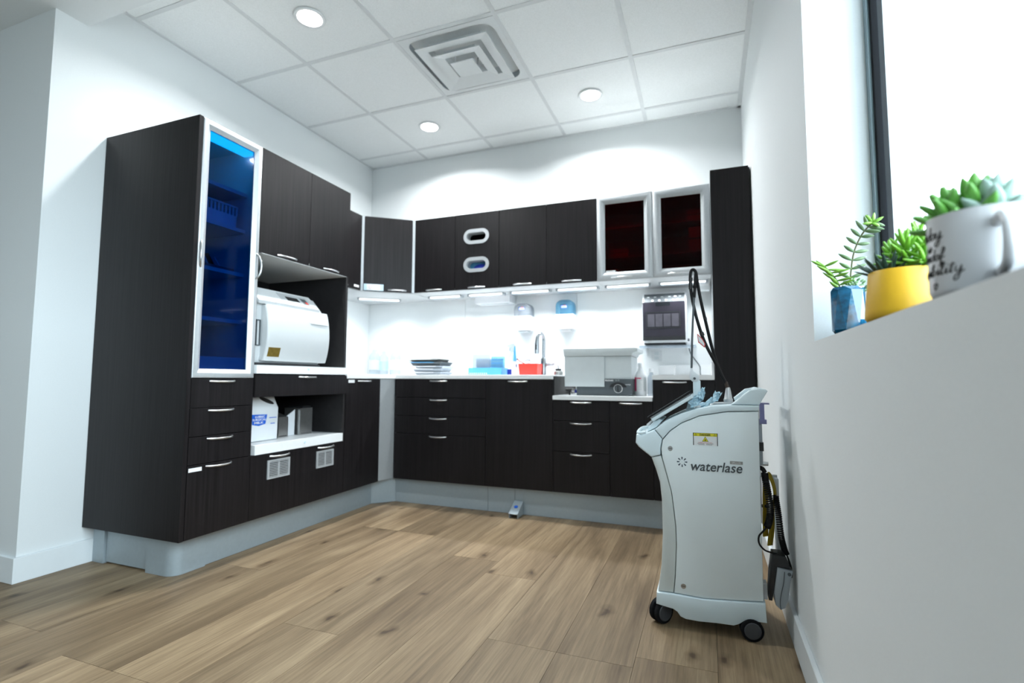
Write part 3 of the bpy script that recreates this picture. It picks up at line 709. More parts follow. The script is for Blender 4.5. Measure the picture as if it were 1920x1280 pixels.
# door with two openings, built as frame strips around the oval slots
OV = [(1.2325, 1.921, 0.196, 0.104), (1.2335, 1.713, 0.196, 0.104)]
def plate_with_slots(x0, x1, z0, z1, y0, y1, slots):
    bm = NB()
    def strip_region(za, zb, s):
        cx_, cz_, w_, h_ = s; out = stadium(cx_, cz_, w_, h_, 10); n = len(out)
        rect = []
        for px, pz in out:
            dx, dz = px-cx_, pz-cz_
            tx = ((x1-cx_)/dx if dx > 1e-9 else (x0-cx_)/dx if dx < -1e-9 else 1e9)
            tz = ((zb-cz_)/dz if dz > 1e-9 else (za-cz_)/dz if dz < -1e-9 else 1e9)
            k_ = min(tx, tz); rect.append((cx_+dx*k_, cz_+dz*k_))
        R = [[bm.verts.new((p[0], y, p[1])) for p in q] for q, y in ((rect, y0), (out, y0), (out, y1), (rect, y1))]
        for a, b in zip(R, R[1:]):
            for i in range(n): bm.faces.new((a[i], a[(i+1) % n], b[(i+1) % n], b[i]))
        # corners of the region
        for cxx, czz in ((x0, za), (x1, za), (x1, zb), (x0, zb)):
            best = sorted(range(n), key=lambda i: (rect[i][0]-cxx)**2+(rect[i][1]-czz)**2)
            i = best[0]; cand = [(i, (i+1) % n), ((i-1) % n, i)]
            for a, b in cand:
                on_v = abs(rect[a][0]-cxx) < 1e-6 or abs(rect[b][0]-cxx) < 1e-6
                on_h = abs(rect[a][1]-czz) < 1e-6 or abs(rect[b][1]-czz) < 1e-6
                same = (abs(rect[a][0]-cxx) < 1e-6 and abs(rect[b][0]-cxx) < 1e-6) or (abs(rect[a][1]-czz) < 1e-6 and abs(rect[b][1]-czz) < 1e-6)
                if on_v and on_h and not same:
                    for y, R_ in ((y0, R[0]), (y1, R[3])): bm.faces.new((R_[a], R_[b], bm.verts.new((cxx, y, czz))))
    zm = (slots[0][1]+slots[1][1])/2
    strip_region(zm, z1, slots[0]); strip_region(z0, zm, slots[1])
    # outer edge
    box(bm, x0, x0+0.0005, y0, y1, z0, z1); box(bm, x1-0.0005, x1, y0, y1, z0, z1)
    box(bm, x0, x1, y0, y1, z0, z0+0.0005); box(bm, x0, x1, y0, y1, z1-0.0005, z1)
    bmesh.ops.remove_doubles(bm, verts=bm.verts, dist=1e-6)
    return bm
d = obj('door', plate_with_slots(xm+G, 1.411-G, UB+G, UT-G, UY, UY+0.018, OV), 'wood', t)
hy(d, (xm+1.411)/2, UB+0.014, plane=UY)
for o_ in OV:
    cx_, cz_, w_, h_ = o_
    s = obj('slot_ring', ring_prism(NB(), stadium(cx_, cz_, w_+0.006, h_+0.006, 12), stadium(cx_, cz_, w_-0.044, h_-0.044, 12), 'y', UY-0.006, UY+0.004), 'frame_silver', d, 40)
    obj('slot_sleeve', ring_prism(NB(), stadium(cx_, cz_, w_-0.042, h_-0.042, 12), stadium(cx_, cz_, w_-0.05, h_-0.05, 12), 'y', UY+0.0045, UY+0.05), 'frame_silver', d, 40)
g = thing('glove_box', 'box of dark blue gloves showing through the lower oval slot', 'glove box', (1.233, -0.29, 1.66))
obj('carton', B(1.115, 1.35, -0.355, -0.22, 1.65, 1.76, r=0.003), 'glove_teal', g)
bm = NB(); lathe(bm, [(0.0, -0.03), (0.045, -0.028), (0.06, -0.01), (0.055, 0.012), (0.03, 0.026), (0.0, 0.03)][1:], (1.245, -0.362, 1.698), 20, 1.0, 0.25)
obj('glove', bm, 'glove_blue', g, 60)
obj('shelf_lip', B(xm+0.001, 1.394, UY+0.021, -0.161, 1.632, 1.648), 'wood_inside', t)

t, xm = wall_unit('plain dark double door wall cabinet above the faucet', 1.411, 2.115)
obj('carcass', B(1.412, 2.114, UY+0.021, -0.013, UB+0.0145, UT), 'wood_inside', t)
for a, b in ((1.411, 1.765), (1.765, 2.115)):
    d = front_y('door', t, a, b, UB, UT, plane=UY); hy(d, (a+b)/2, UB+0.014, plane=UY)
t, xm = wall_unit('double wall cabinet with silver framed dark red glass doors', 2.115, 2.819)
bm = NB(); xm = 2.474
box(bm, 2.116, 2.124, UY+0.024, -0.03, UB+0.0145, UT); box(bm, 2.811, 2.818, UY+0.024, -0.03, UB+0.0145, UT)
box(bm, 2.116, 2.818, -0.029, -0.013, UB+0.0145, UT); box(bm, 2.1245, 2.8105, UY+0.024, -0.03, UT-0.014, UT)
box(bm, xm-0.008, xm+0.008, UY+0.024, -0.03, UB+0.0145, UT-0.015)
obj('carcass', bm, 'inner_white', t)
for z in (1.70, 1.90):
    for a, b in ((2.1245, xm-0.009), (xm+0.009, 2.8105)): obj('shelf', B(a, b, -0.37, -0.03, z-0.012, z), 'cleaner_grey', t)
for a, b in ((2.116, xm-0.001), (xm+0.001, 2.818)):
    d = obj('glass_door', glazed_frame('y', a, b, UB+0.001, UT+0.002, UY-0.002, 0.052), 'frame_silver', t, 35)
    obj('pane', B(a+0.048, b-0.048, UY+0.0095, UY+0.0135, UB+0.049, UT-0.047), 'glass_red', d)
    hy(d, (a+b)/2-0.02, UB+0.016, plane=UY-0.006)
obj('name_tag', B(2.172, 2.235, UY+0.0085, UY+0.0093, UB+0.054, UB+0.066), 'paper', t)
for i, (x0, x1, z0_, h_, lab) in enumerate(((2.68, 2.775, 1.9005, 0.062, 'box on the upper shelf behind the right red glass door'), (2.69, 2.775, 1.7005, 0.15, 'tall box on the middle shelf behind the right red glass door'),
        (2.17, 2.24, UB+0.0145, 0.07, 'small box at the bottom behind the left red glass door'), (2.55, 2.67, UB+0.0145, 0.055, 'flat box at the bottom behind the right red glass door'), (2.19, 2.31, 1.7005, 0.05, 'low box on the middle shelf behind the left red glass door'))):
    c = thing('supply_box', lab, 'box', ((x0+x1)/2, -0.33, z0_), 'boxes behind the red glass doors')
    obj('carton', B(x0, x1, -0.365, -0.28, z0_+0.0005, z0_+h_, r=0.002), 'paper', c); obj('flap_seam', B(x0+0.002, x1-0.002, -0.3656, -0.365, z0_+h_*0.48, z0_+h_*0.54), 'charcoal', c)

# light strips under the wall cabinets
def strip_light(xa, xb, label, corner=False):
    L = xb-xa
    if corner: loc = (0.312, -0.292, UB-0.002); rz = math.atan2(du.y, du.x); L = 0.34
    else: loc = ((xa+xb)/2, -0.235, UB-0.002); rz = 0
    t = thing('strip_light', label, 'cabinet light', loc, 'strip lights under the wall cabinets')
    def put(o):
        return o
    c = Vector(loc)
    bm = NB(); box(bm, c.x-L/2, c.x+L/2, c.y-0.024, c.y+0.024, c.z-0.006, c.z-0.0002, r=0.001)
    for s in (-1, 1): box(bm, c.x+s*(L/2)-(0.014 if s > 0 else 0), c.x+s*(L/2)+(0.014 if s < 0 else 0), c.y-0.024, c.y+0.024, c.z-0.020, c.z-0.006, r=0.002)
    obj('housing', bm, 'silver', t)
    obj('diffuser', B(c.x-L/2+0.015, c.x+L/2-0.015, c.y-0.014, c.y+0.014, c.z-0.016, c.z-0.0065, r=0.003), 'strip_glow', t)
    obj('cover', B(c.x-L/2+0.0145, c.x+L/2-0.0145, c.y-0.022, c.y+0.022, c.z-0.020, c.z-0.017), 'plastic_clear', t)
    t.rotation_euler = (0, 0, rz)
    d = bpy.data.lights.new('strip_beam', 'AREA'); d.shape = 'RECTANGLE'; d.size = L-0.05; d.size_y = 0.02
    d.energy = STRIP_W; d.spread = math.radians(132); d.color = (0.93, 0.975, 1.0)
    o = bpy.data.objects.new('strip_beam', d); COL.objects.link(o); o.location = (0, 0, -0.022); o.parent = t
strip_light(0, 0, 'diagonal strip light under the corner wall cabinet', True)
for (a, b), w_ in zip(((0.745, 1.035), (1.085, 1.385), (1.435, 1.742), (1.785, 2.090), (2.135, 2.440), (2.492, 2.800)),
    ('strip light under the plain door left of the glove slots', 'strip light under the glove slot door above the white towel holder', 'strip light between the towel holder and the blue soap dispenser',
     'strip light above the blue soap dispenser', 'strip light under the left red glass door', 'strip light under the right red glass door, partly behind black hoses')):
    strip_light(a, b, w_)

# ------------------------------------------------------------------ things on the back wall
t = thing('towel_holder', 'white rounded towel holder hanging under the glove slot cabinet', 'towel holder', (1.24, -0.10, 1.475))
obj('shell', B(1.10, 1.39, -0.155, -0.013, 1.470, UB-0.003, r=0.022, seg=4), 'white_plastic', t, 40)
obj('paper_slit', B(1.13, 1.36, -0.11, -0.07, 1.468, 1.4705), 'cleaner_grey', t)
def soap(x, name_label, top, ztop):
    t = thing('soap_dispenser', name_label, 'dispenser', (x, -0.07, 1.24), 'wall soap dispensers')
    w_ = 0.068
    obj('body', B(x-w_, x+w_, -0.112, -0.013, 1.255, 1.365, r=0.012, seg=3), 'white_plastic', t, 40)
    cv = [(x-w_, 1.3655), (x+w_, 1.3655)]+[(x+w_-0.045+0.045*math.cos(a), ztop-0.045+0.045*math.sin(a)) for a in [PI/2*i/6 for i in range(7)]]+[(x-w_+0.045-0.045*math.sin(a), ztop-0.045+0.045*math.cos(a)) for a in [PI/2*i/6 for i in range(7)]]
    obj('cover', prism(NB(), cv, 'y', -0.112, -0.013, r=0.012, seg=3), top, t, 40)
    obj('cartridge', B(x-0.04, x+0.04, -0.085, -0.03, 1.367, ztop-0.026, r=0.012, seg=3), 'plastic_clear_blue' if 'blue' in top else 'plastic_clear', t, 40)
    obj('nozzle', prism(NB(), [(-0.105, 1.25), (-0.03, 1.2545), (-0.03, 1.238), (-0.095, 1.236)], 'x', x-0.035, x+0.045, r=0.003), 'cleaner_grey' if 'grey' in top else 'outlet', t)
    lb = obj('brand_label', B(x-0.025, x+0.022, -0.1135, -0.1122, 1.408, 1.432), 'blue_ink', t)
    obj('label_face', B(x-0.022, x+0.0195, -0.1140, -0.1135, 1.411, 1.427), 'paper', lb)
    obj('lettering', text_bm('PURELL', 0.012, (x-0.0015, -0.1141, 1.4185), FACE_Y, width=0.036, height=0.009, bold=0.0002), 'blue_ink', lb)
    obj('label_flash', B(x-0.008, x+0.012, -0.1143, -0.1136, 1.428, 1.4325), 'red_ink', lb)
    obj('level_window', B(x-0.03, x+0.03, -0.1130, -0.1121, 1.275, 1.278), 'outlet', t)
soap(1.475, 'clear topped white wall soap dispenser left of the faucet', 'plastic_clear_grey', 1.462)
soap(1.806, 'blue topped white wall soap dispenser right of the faucet', 'plastic_clear_blue', 1.472)

t = thing('handpiece_cabinet', 'white wall cleaning unit with smoked front and lit buttons', 'wall unit', (2.515, -0.08, 1.13))
obj('body', prism(NB(), [(-0.013, 1.135), (-0.150, 1.135), (-0.155, 1.40), (-0.128, 1.470), (-0.10, 1.487), (-0.013, 1.487)], 'x', 2.372, 2.662, r=0.014, seg=3), 'white_plastic', t, 40)
obj('foot', B(2.382, 2.65, -0.150, -0.02, 1.124, 1.1345), 'black_plastic', t)
fp = obj('smoked_door', B(2.376, 2.652, -0.166, -0.1555, 1.150, 1.412, r=0.004), 'smoke_panel', t)
obj('sill_bar', B(2.376, 2.652, -0.170, -0.1665, 1.150, 1.176, r=0.002), 'black_plastic', fp)
obj('inner_frame', ring_prism(NB(), [(2.398, 1.232), (2.622, 1.232), (2.622, 1.345), (2.398, 1.345)], [(2.404, 1.238), (2.616, 1.238), (2.616, 1.339), (2.404, 1.339)], 'y', -0.1675, -0.1662), 'black_plastic', fp)
for i in range(4):
    x = 2.408+i*0.0525
    obj('chamber', B(x, x+0.046, -0.1685, -0.1662, 1.243, 1.33, r=0.006, seg=2), 'smoke_box', fp)
obj('display', B(2.462, 2.556, -0.1675, -0.1662, 1.385, 1.409), 'screen', fp)
for x in (2.415, 2.60): obj('lamp_spot', lathe(NB(), [(0.03, 0), (0.03, 0.001)], (x, -0.151, 1.405), 18, 1.0, 0.15), 'tiny_glow', t)
kp = obj('key_panel', prism(NB(), [(-0.1563, 1.414), (-0.1300, 1.4725), (-0.1275, 1.4715), (-0.154, 1.412)], 'x', 2.384, 2.650), 'charcoal', t)
for i, x in enumerate((2.435, 2.480, 2.525, 2.572, 2.595)): obj('key', B(x, x+0.012, -0.1580, -0.1495, 1.420, 1.429), 'tiny_glow', kp)
for i, x in enumerate((2.405, 2.45, 2.495, 2.545, 2.582, 2.612)): obj('key_mark', B(x, x+0.016, -0.1465, -0.1385, 1.447, 1.452), 'cleaner_grey' if i != 4 else 'tiny_glow', kp)
obj('power_knob', cyl(NB(), (2.662, -0.09, 1.155), (2.674, -0.09, 1.155), 0.009), 'charcoal', t, 40)
t = thing('wall_shelf', 'slim clear bracket shelf below the wall cleaning unit', 'shelf', (2.52, -0.07, 1.08))
obj('plate', B(2.345, 2.715, -0.135, -0.013, 1.108, 1.118, r=0.002), 'plastic_clear_grey', t)
obj('lip', B(2.345, 2.715, -0.137, -0.1352, 1.098, 1.119), 'plastic_clear', t)
for x in (2.385, 2.66): obj('bracket', prism(NB(), [(-0.013, 1.1075), (-0.11, 1.1075), (-0.013, 1.05)], 'x', x, x+0.006), 'outlet', t)
t = thing('outlet_plate', 'pale wall outlet plate under the cleaning unit', 'outlet', (2.45, -0.016, 1.03))
obj('plate', B(2.415, 2.487, -0.018, -0.0125, 1.015, 1.09, r=0.002), 'outlet', t)
for z in (1.037, 1.068): obj('socket', B(2.436, 2.466, -0.020, -0.0181, z-0.011, z+0.011, r=0.001), 'cleaner_grey', t)
t = tag(obj('power_cord', tube(NB(), smooth_path([(2.668, -0.06, 1.10), (2.68, -0.05, 1.06), (2.71, -0.045, 1.015), (2.735, -0.05, 0.975), (2.737, -0.06, 0.935), (2.74, -0.07, 0.916)]), 0.0035, 8), 'charcoal', None, 60, (2.70, -0.05, 0.915)), 'dark grey power cord hanging from the wall cleaning unit', 'cord')
t = thing('junction_box', 'small white box fixed under the right red glass cabinet', 'box', (2.775, -0.2, 1.49))
obj('case', B(2.742, 2.805, -0.17, -0.11, 1.475, UB-0.003, r=0.003), 'white_metal', t); obj('seam', B(2.744, 2.803, -0.1706, -0.17, 1.497, 1.499), 'cleaner_grey', t)

# ------------------------------------------------------------------ things on the worktop
def bottle(x, y, h, r, label):
    t = thing('bottle', label, 'bottle', (x, y, ZT), 'clear bottles in the corner')
    obj('body', lathe(NB(), [(r*0.96, 0.001), (r, 0.006), (r, h*0.58), (r*0.92, h*0.66), (r*0.42, h*0.80), (r*0.40, h*0.86)], (x, y, ZT), 24), 'plastic_clear', t, 50)
    obj('cap', lathe(NB(), [(r*0.46, 0), (r*0.46, h*0.1), (r*0.3, h*0.105)], (x, y, ZT+h*0.862), 18), 'white_plastic', t, 50)
    obj('label_wrap', lathe(NB(), [(r*1.01, h*0.18), (r*1.01, h*0.5)], (x, y, ZT), 24), 'pale_sky' if h < 0.23 else 'paper', t, 50)
bottle(0.215, -0.20, 0.245, 0.043, 'clear bottle nearest the corner of the worktop')
bottle(0.318, -0.22, 0.225, 0.036, 'clear bottle in the middle of the corner row')
bottle(0.415, -0.20, 0.245, 0.042, 'clear bottle nearest the tray stack')
for i, (x0, x1, z, h_, m_, l_) in enumerate(((0.735, 0.965, 0.0, 0.022, 'tray_grey', 'bottom grey instrument tray of the stack on the worktop'), (0.722, 0.962, 0.0235, 0.024, 'tray_grey', 'second grey instrument tray of the stack on the worktop'),
        (0.735, 0.985, 0.049, 0.018, 'tray_grey', 'third grey instrument tray of the stack on the worktop'), (0.700, 0.965, 0.0685, 0.028, 'charcoal', 'fourth and darkest tray of the stack on the worktop'), (0.668, 0.945, 0.098, 0.022, 'steel', 'steel top tray of the stack on the worktop'))):
    t = thing('instrument_tray', l_, 'tray', ((x0+x1)/2, -0.33, ZT+z), 'stacked instrument trays')
    y0, y1 = -0.44, -0.24
    def inset(e): return [(x0+e, y0+e), (x1-e, y0+e), (x1-e, y1-e), (x0+e, y1-e)]
    bm = NB(); R = []
    for e, zz in ((0.018, 0.001), (0.004, h_-0.003), (0.0, h_-0.003), (0.0, h_), (0.008, h_), (0.022, 0.006)):
        R.append([bm.verts.new((p[0], p[1], ZT+z+zz)) for p in inset(e)])
    fs = []
    for a, b in zip(R, R[1:]):
        for q in range(4): fs.append(bm.faces.new((a[q], a[(q+1) % 4], b[(q+1) % 4], b[q])))
    fs.append(bm.faces.new(R[0][::-1])); fs.append(bm.faces.new(R[-1])); bmesh.ops.recalc_face_normals(bm, faces=fs)
    obj('pan', bm, m_, t)
    obj('rim_edge', B(x0-0.001, x1-0.06, y0-0.0012, y0-0.0002, ZT+z+h_-0.005, ZT+z+h_-0.001), 'sky_plastic' if i == 3 else 'paper', t)
t = thing('wipe_box', 'light blue slotted tub with white packets standing behind it', 'tub', (1.295, -0.33, ZT))
bm = ring_prism(NB(), [(1.168, -0.40), (1.425, -0.40), (1.425, -0.27), (1.168, -0.27)], [(1.171, -0.397), (1.422, -0.397), (1.422, -0.273), (1.171, -0.273)], 'z', ZT+0.001, ZT+0.052); box(bm, 1.171, 1.422, -0.397, -0.273, ZT+0.001, ZT+0.004)
obj('tub', bm, 'sky_plastic', t)
for i in range(9): obj('slit', B(1.180+i*0.016, 1.187+i*0.016, -0.4006, -0.4001, ZT+0.006, ZT+0.016), 'paper', t)
for a, b, z1, m_ in ((1.185, 1.315, 0.150, 'plastic_clear_grey'), (1.318, 1.415, 0.135, 'plastic_clear_blue'), (1.20, 1.41, 0.120, 'pale_sky')):
    obj('packet', B(a, b, -0.36 if z1 > 0.14 else -0.33, -0.34 if z1 > 0.14 else -0.30, ZT+0.005, ZT+z1, r=0.003), m_, t)
for z in (0.085, 0.110): obj('packet_band', B(1.32, 1.413, -0.3312, -0.3302, ZT+z, ZT+z+0.004), 'sky_plastic', t)
t = thing('spray_bottle', 'clear spray bottle with a dark blue base band on the worktop', 'bottle', (1.475, -0.33, ZT))
obj('body', lathe(NB(), [(0.028, 0.001), (0.030, 0.005), (0.030, 0.10), (0.026, 0.125), (0.012, 0.15), (0.011, 0.165)], (1.475, -0.33, ZT), 22), 'plastic_clear', t, 50)
obj('base_band', lathe(NB(), [(0.0306, 0.004), (0.0306, 0.042)], (1.475, -0.33, ZT), 22), 'navy_plastic', t, 50)
obj('spray_head', prism(NB(), [(1.445, ZT+0.20), (1.445, ZT+0.216), (1.495, ZT+0.226), (1.502, ZT+0.205), (1.492, ZT+0.166), (1.465, ZT+0.166), (1.470, ZT+0.198)], 'y', -0.342, -0.318, r=0.003), 'plastic_clear_grey', t)
obj('trigger', prism(NB(), [(1.458, ZT+0.198), (1.466, ZT+0.198), (1.462, ZT+0.172), (1.455, ZT+0.174)], 'y', -0.335, -0.325), 'plastic_clear_grey', t)
t = thing('paste_tube', 'upright blue and white tube between spray bottle and red tub', 'tube', (1.515, -0.36, ZT))
obj('tube_body', lathe(NB(), [(0.010, 0.001), (0.014, 0.04), (0.013, 0.11), (0.008, 0.175), (0.005, 0.205)], (1.512, -0.36, ZT), 16, 1.0, 0.6), 'sky_plastic', t, 60)
obj('band', lathe(NB(), [(0.0158, 0.078), (0.0155, 0.098)], (1.512, -0.36, ZT), 16, 1.0, 0.62), 'paper', t, 60)
obj('dark_band', lathe(NB(), [(0.0162, 0.045), (0.0162, 0.077)], (1.512, -0.36, ZT), 16, 1.0, 0.62), 'navy_plastic', t, 60)
t = thing('small_bottle', 'short white bottle in front of the red tub', 'bottle', (1.532, -0.42, ZT))
obj('body', lathe(NB(), [(0.016, 0.001), (0.017, 0.004), (0.017, 0.05), (0.010, 0.060)], (1.530, -0.42, ZT), 18), 'white_plastic', t, 50)
obj('cap', lathe(NB(), [(0.011, 0.0605), (0.011, 0.078), (0.009, 0.08)], (1.530, -0.42, ZT), 18), 'paper', t, 50)
t = thing('red_tub', 'red open plastic tub with a red scoop leaning out, beside the faucet', 'tub', (1.615, -0.35, ZT))
def taper(x0, x1, y0, y1, e, z0, z1, wall=0.004):
    bm = NB(); R = []
    for d_, z in ((e, z0), (0, z1), (wall, z1), (e+wall, z0+wall)):
        R.append([bm.verts.new((a, b, z)) for a, b in ((x0+d_, y0+d_), (x1-d_, y0+d_), (x1-d_, y1-d_), (x0+d_, y1-d_))])
    fs = []
    for a, b in zip(R, R[1:]):
        for q in range(4): fs.append(bm.faces.new((a[q], a[(q+1) % 4], b[(q+1) % 4], b[q])))
    fs.append(bm.faces.new(R[0][::-1])); fs.append(bm.faces.new(R[-1])); bmesh.ops.recalc_face_normals(bm, faces=fs); return bm
obj('tub', taper(1.552, 1.694, -0.40, -0.29, 0.006, ZT+0.001, ZT+0.080), 'red_plastic', t)
obj('scoop_handle', tube(NB(), [(1.600, -0.345, ZT+0.066), (1.570, -0.345, ZT+0.086), (1.545, -0.345, ZT+0.098), (1.528, -0.345, ZT+0.112)], [0.007, 0.007, 0.006, 0.006], 10, 0.6), 'red_plastic', t, 60)
obj('handle_tip', tube(NB(), [(1.530, -0.345, ZT+0.110), (1.522, -0.345, ZT+0.117)], [0.0065, 0.005], 10), 'black_plastic', t, 60)
t = thing('strainer', 'small round wire strainer resting in the red tub', 'strainer', (1.59, -0.30, ZT+0.08))
pts = [(1.588+0.024*math.cos(a), -0.318+0.004*math.sin(a), ZT+0.108+0.020*math.sin(a)-0.010*math.cos(a)) for a in [2*PI*i/24 for i in range(25)]]
obj('hoop', tube(NB(), pts, 0.0017, 6), 'brown', t, 60)
obj('mesh_bowl', lathe(NB(), [(0.023, 0), (0.018, 0.008), (0.006, 0.014)], (1.588, -0.305, ZT+0.10), 16, 1.0, 0.3), 'plastic_clear_grey', t, 60)
obj('stem', tube(NB(), [(1.602, -0.318, ZT+0.092), (1.620, -0.318, ZT+0.078), (1.63, -0.319, ZT+0.055)], 0.0018, 6), 'chrome', t, 60)
t = thing('faucet', 'chrome pull-down gooseneck faucet with a side lever at the sink', 'faucet', (1.690, -0.25, ZT))
obj('base', lathe(NB(), [(0.025, 0.001), (0.025, 0.004), (0.0215, 0.006), (0.0215, 0.115), (0.017, 0.122)], (1.690, -0.25, ZT), 24), 'chrome', t, 40)
neck = [(1.690, -0.25, ZT+0.10), (1.692, -0.25, ZT+0.22), (1.692, -0.25, ZT+0.255), (1.689, -0.262, ZT+0.282), (1.682, -0.285, ZT+0.298), (1.676, -0.308, ZT+0.292), (1.671, -0.325, ZT+0.272), (1.669, -0.331, ZT+0.245)]
obj('neck', tube(NB(), smooth_path(neck, 5), 0.0125, 16), 'chrome', t, 60)
s = obj('spray_head', tube(NB(), [(1.669, -0.331, ZT+0.25), (1.668, -0.333, ZT+0.22), (1.668, -0.335, ZT+0.175), (1.668, -0.336, ZT+0.150)], [0.0135, 0.0165, 0.0175, 0.0160], 18), 'chrome', t, 60)
obj('spray_button', B(1.663, 1.673, -0.355, -0.351, ZT+0.178, ZT+0.215, r=0.002), 'black_plastic', s)
obj('lever', cyl(NB(), (1.711, -0.25, ZT+0.075), (1.765, -0.25, ZT+0.075), 0.0115), 'chrome', t, 40)
obj('lever_tip', tube(NB(), [(1.757, -0.252, ZT+0.076), (1.778, -0.268, ZT+0.081)], [0.006, 0.004], 8), 'chrome', t, 60)
t = thing('pump_bottle', 'squat steel dish with a black pump cap beside the faucet', 'bottle', (1.835, -0.33, ZT))
obj('dish', lathe(NB(), [(0.028, 0.001), (0.032, 0.004), (0.032, 0.022), (0.026, 0.030)], (1.822, -0.33, ZT), 22), 'steel', t, 40)
obj('cap', lathe(NB(), [(0.018, 0), (0.022, 0.006), (0.020, 0.014)], (1.822, -0.33, ZT+0.031), 20), 'black_plastic', t, 40)
obj('spout', tube(NB(), [(1.822, -0.33, ZT+0.044), (1.822, -0.33, ZT+0.062), (1.818, -0.335, ZT+0.068)], 0.003, 8), 'charcoal', t, 60)

# ultrasonic cleaner on the lowered worktop
ZL = 0.782
t = thing('ultrasonic_cleaner', 'pale grey ultrasonic cleaner with a dark base and dial', 'cleaner', (2.14, -0.36, ZL))
obj('base', prism(NB(), [(1.99, ZL+0.001), (2.325, ZL+0.001), (2.345, ZL+0.008), (2.345, ZL+0.107), (1.99, ZL+0.107)], 'y', -0.497, -0.22, r=0.003), 'charcoal', t)
up = obj('housing', B(1.918, 2.340, -0.500, -0.215, ZL+0.1075, ZL+0.248, r=0.004, seg=2), 'cleaner_grey', t, 40)
obj('front_apron', B(1.916, 2.172, -0.512, -0.5005, ZL+0.057, ZL+0.248, r=0.003), 'cleaner_grey', t)
obj('lid', prism(NB(), [(1.905, ZL+0.302), (1.912, ZL+0.2505), (2.345, ZL+0.2505), (2.352, ZL+0.268), (2.380, ZL+0.278), (2.380, ZL+0.298), (2.36, ZL+0.302)], 'y', -0.516, -0.205, r=0.004), 'cleaner_lid', t, 40)
obj('front_panel', B(2.1735, 2.341, -0.506, -0.5005, ZL+0.050, ZL+0.107, r=0.001), 'charcoal', t)
obj('dial_hood', prism(NB(), [(2.21+0.052*math.cos(a)+0.048, ZL+0.055+0.030*math.sin(a)) for a in [PI*i/12 for i in range(13)]], 'y', -0.512, -0.5065), 'black_plastic', t)
di = obj('dial', cyl(NB(), (2.258, -0.4975, ZL+0.046), (2.258, -0.516, ZL+0.046), 0.018, seg=24), 'charcoal', t, 40)
obj('dial_bar', B(2.254, 2.262, -0.522, -0.5162, ZL+0.030, ZL+0.062, r=0.001), 'black_plastic', di)
obj('dial_scale', ring_prism(NB(), [(2.258+0.0265*math.cos(a), ZL+0.046+0.0265*math.sin(a)) for a in [2*PI*i/28 for i in range(28)]], [(2.258+0.0245*math.cos(a), ZL+0.046+0.0245*math.sin(a)) for a in [2*PI*i/28 for i in range(28)]], 'y', -0.5135, -0.497), 'paper', t)
obj('lettering', text_bm('BioSonic', 0.02, (2.203, -0.5066, ZL+0.098), FACE_Y, width=0.052, height=0.011, bold=0.0006), 'paper', t)
obj('lettering', text_bm('UC125', 0.02, (2.253, -0.5066, ZL+0.098), FACE_Y, width=0.026, height=0.008), 'cleaner_grey', t)
obj('lettering', text_bm('COLTENE', 0.02, (2.318, -0.5066, ZL+0.071), FACE_Y, width=0.032, height=0.006, bold=0.0004), 'paper', t)
t = thing('drain_valve', 'small black drain valve with a blue tip under the cleaner apron', 'valve', (1.95, -0.42, ZL))
obj('pipe', tube(NB(), [(1.905, -0.44, ZL+0.034), (1.93, -0.44, ZL+0.033), (1.955, -0.44, ZL+0.030)], [0.010, 0.013, 0.011], 12), 'black_plastic', t, 60)
obj('collar', tube(NB(), [(1.946, -0.44, ZL+0.031), (1.966, -0.44, ZL+0.028)], [0.013, 0.012], 12), 'steel', t, 60)
obj('tip', tube(NB(), [(1.966, -0.44, ZL+0.028), (1.986, -0.44, ZL+0.022)], [0.012, 0.010], 12), 'navy_plastic', t, 60)
obj('stand', B(1.925, 1.935, -0.447, -0.433, ZL+0.001, ZL+0.024), 'black_plastic', t)
t = thing('solution_bottle', 'white bottle with a pink and white label beside the cleaner', 'bottle', (2.378, -0.40, ZL))
obj('body', lathe(NB(), [(0.033, 0.001), (0.036, 0.006), (0.036, 0.125), (0.030, 0.145), (0.016, 0.165), (0.015, 0.18)], (2.384, -0.40, ZL), 26), 'white_plastic', t, 50)
obj('cap', lathe(NB(), [(0.018, 0.1805), (0.018, 0.205), (0.015, 0.208)], (2.384, -0.40, ZL), 20), 'white_plastic', t, 50)
def wrap(r, a0, a1, z0_, z1_, c):
    bm = NB(); n = 10; R = []
    for rr, z in ((r, z0_), (r, z1_), (r-0.0008, z1_), (r-0.0008, z0_)):
        R.append([bm.verts.new((c[0]+rr*math.cos(a0+(a1-a0)*i/n), c[1]+rr*math.sin(a0+(a1-a0)*i/n), c[2]+z)) for i in range(n+1)])
    for a, b in zip(R, R[1:]+R[:1]):
        for i in range(n): bm.faces.new((a[i], a[i+1], b[i+1], b[i]))
    bmesh.ops.recalc_face_normals(bm, faces=bm.faces[:]); return bm
CB = (2.384, -0.40, ZL)
obj('pink_label', wrap(0.0368, -PI*0.98, -PI*0.72, 0.03, 0.118, CB), 'pink', t, 60)
obj('white_label', wrap(0.0368, -PI*0.72, -PI*0.30, 0.03, 0.118, CB), 'paper', t, 60)
obj('label_heading', wrap(0.0373, -PI*0.70, -PI*0.45, 0.108, 0.114, CB), 'pink', t, 60)
obj('grey_label', wrap(0.0368, -PI*0.30, -PI*0.12, 0.03, 0.12, CB), 'cleaner_grey', t, 60)
for i in range(7): obj('label_line', wrap(0.0373, -PI*0.68, -PI*(0.40+0.03*(i % 3)), 0.040+i*0.0095, 0.0425+i*0.0095, CB), 'cleaner_grey', t, 60)
t = thing('clear_bottle', 'pale translucent bottle right of the pink label bottle', 'bottle', (2.44, -0.40, ZL))
obj('body', lathe(NB(), [(0.022, 0.001), (0.024, 0.006), (0.024, 0.115), (0.012, 0.14), (0.011, 0.15)], (2.446, -0.37, ZL), 22), 'plastic_clear_grey', t, 50)
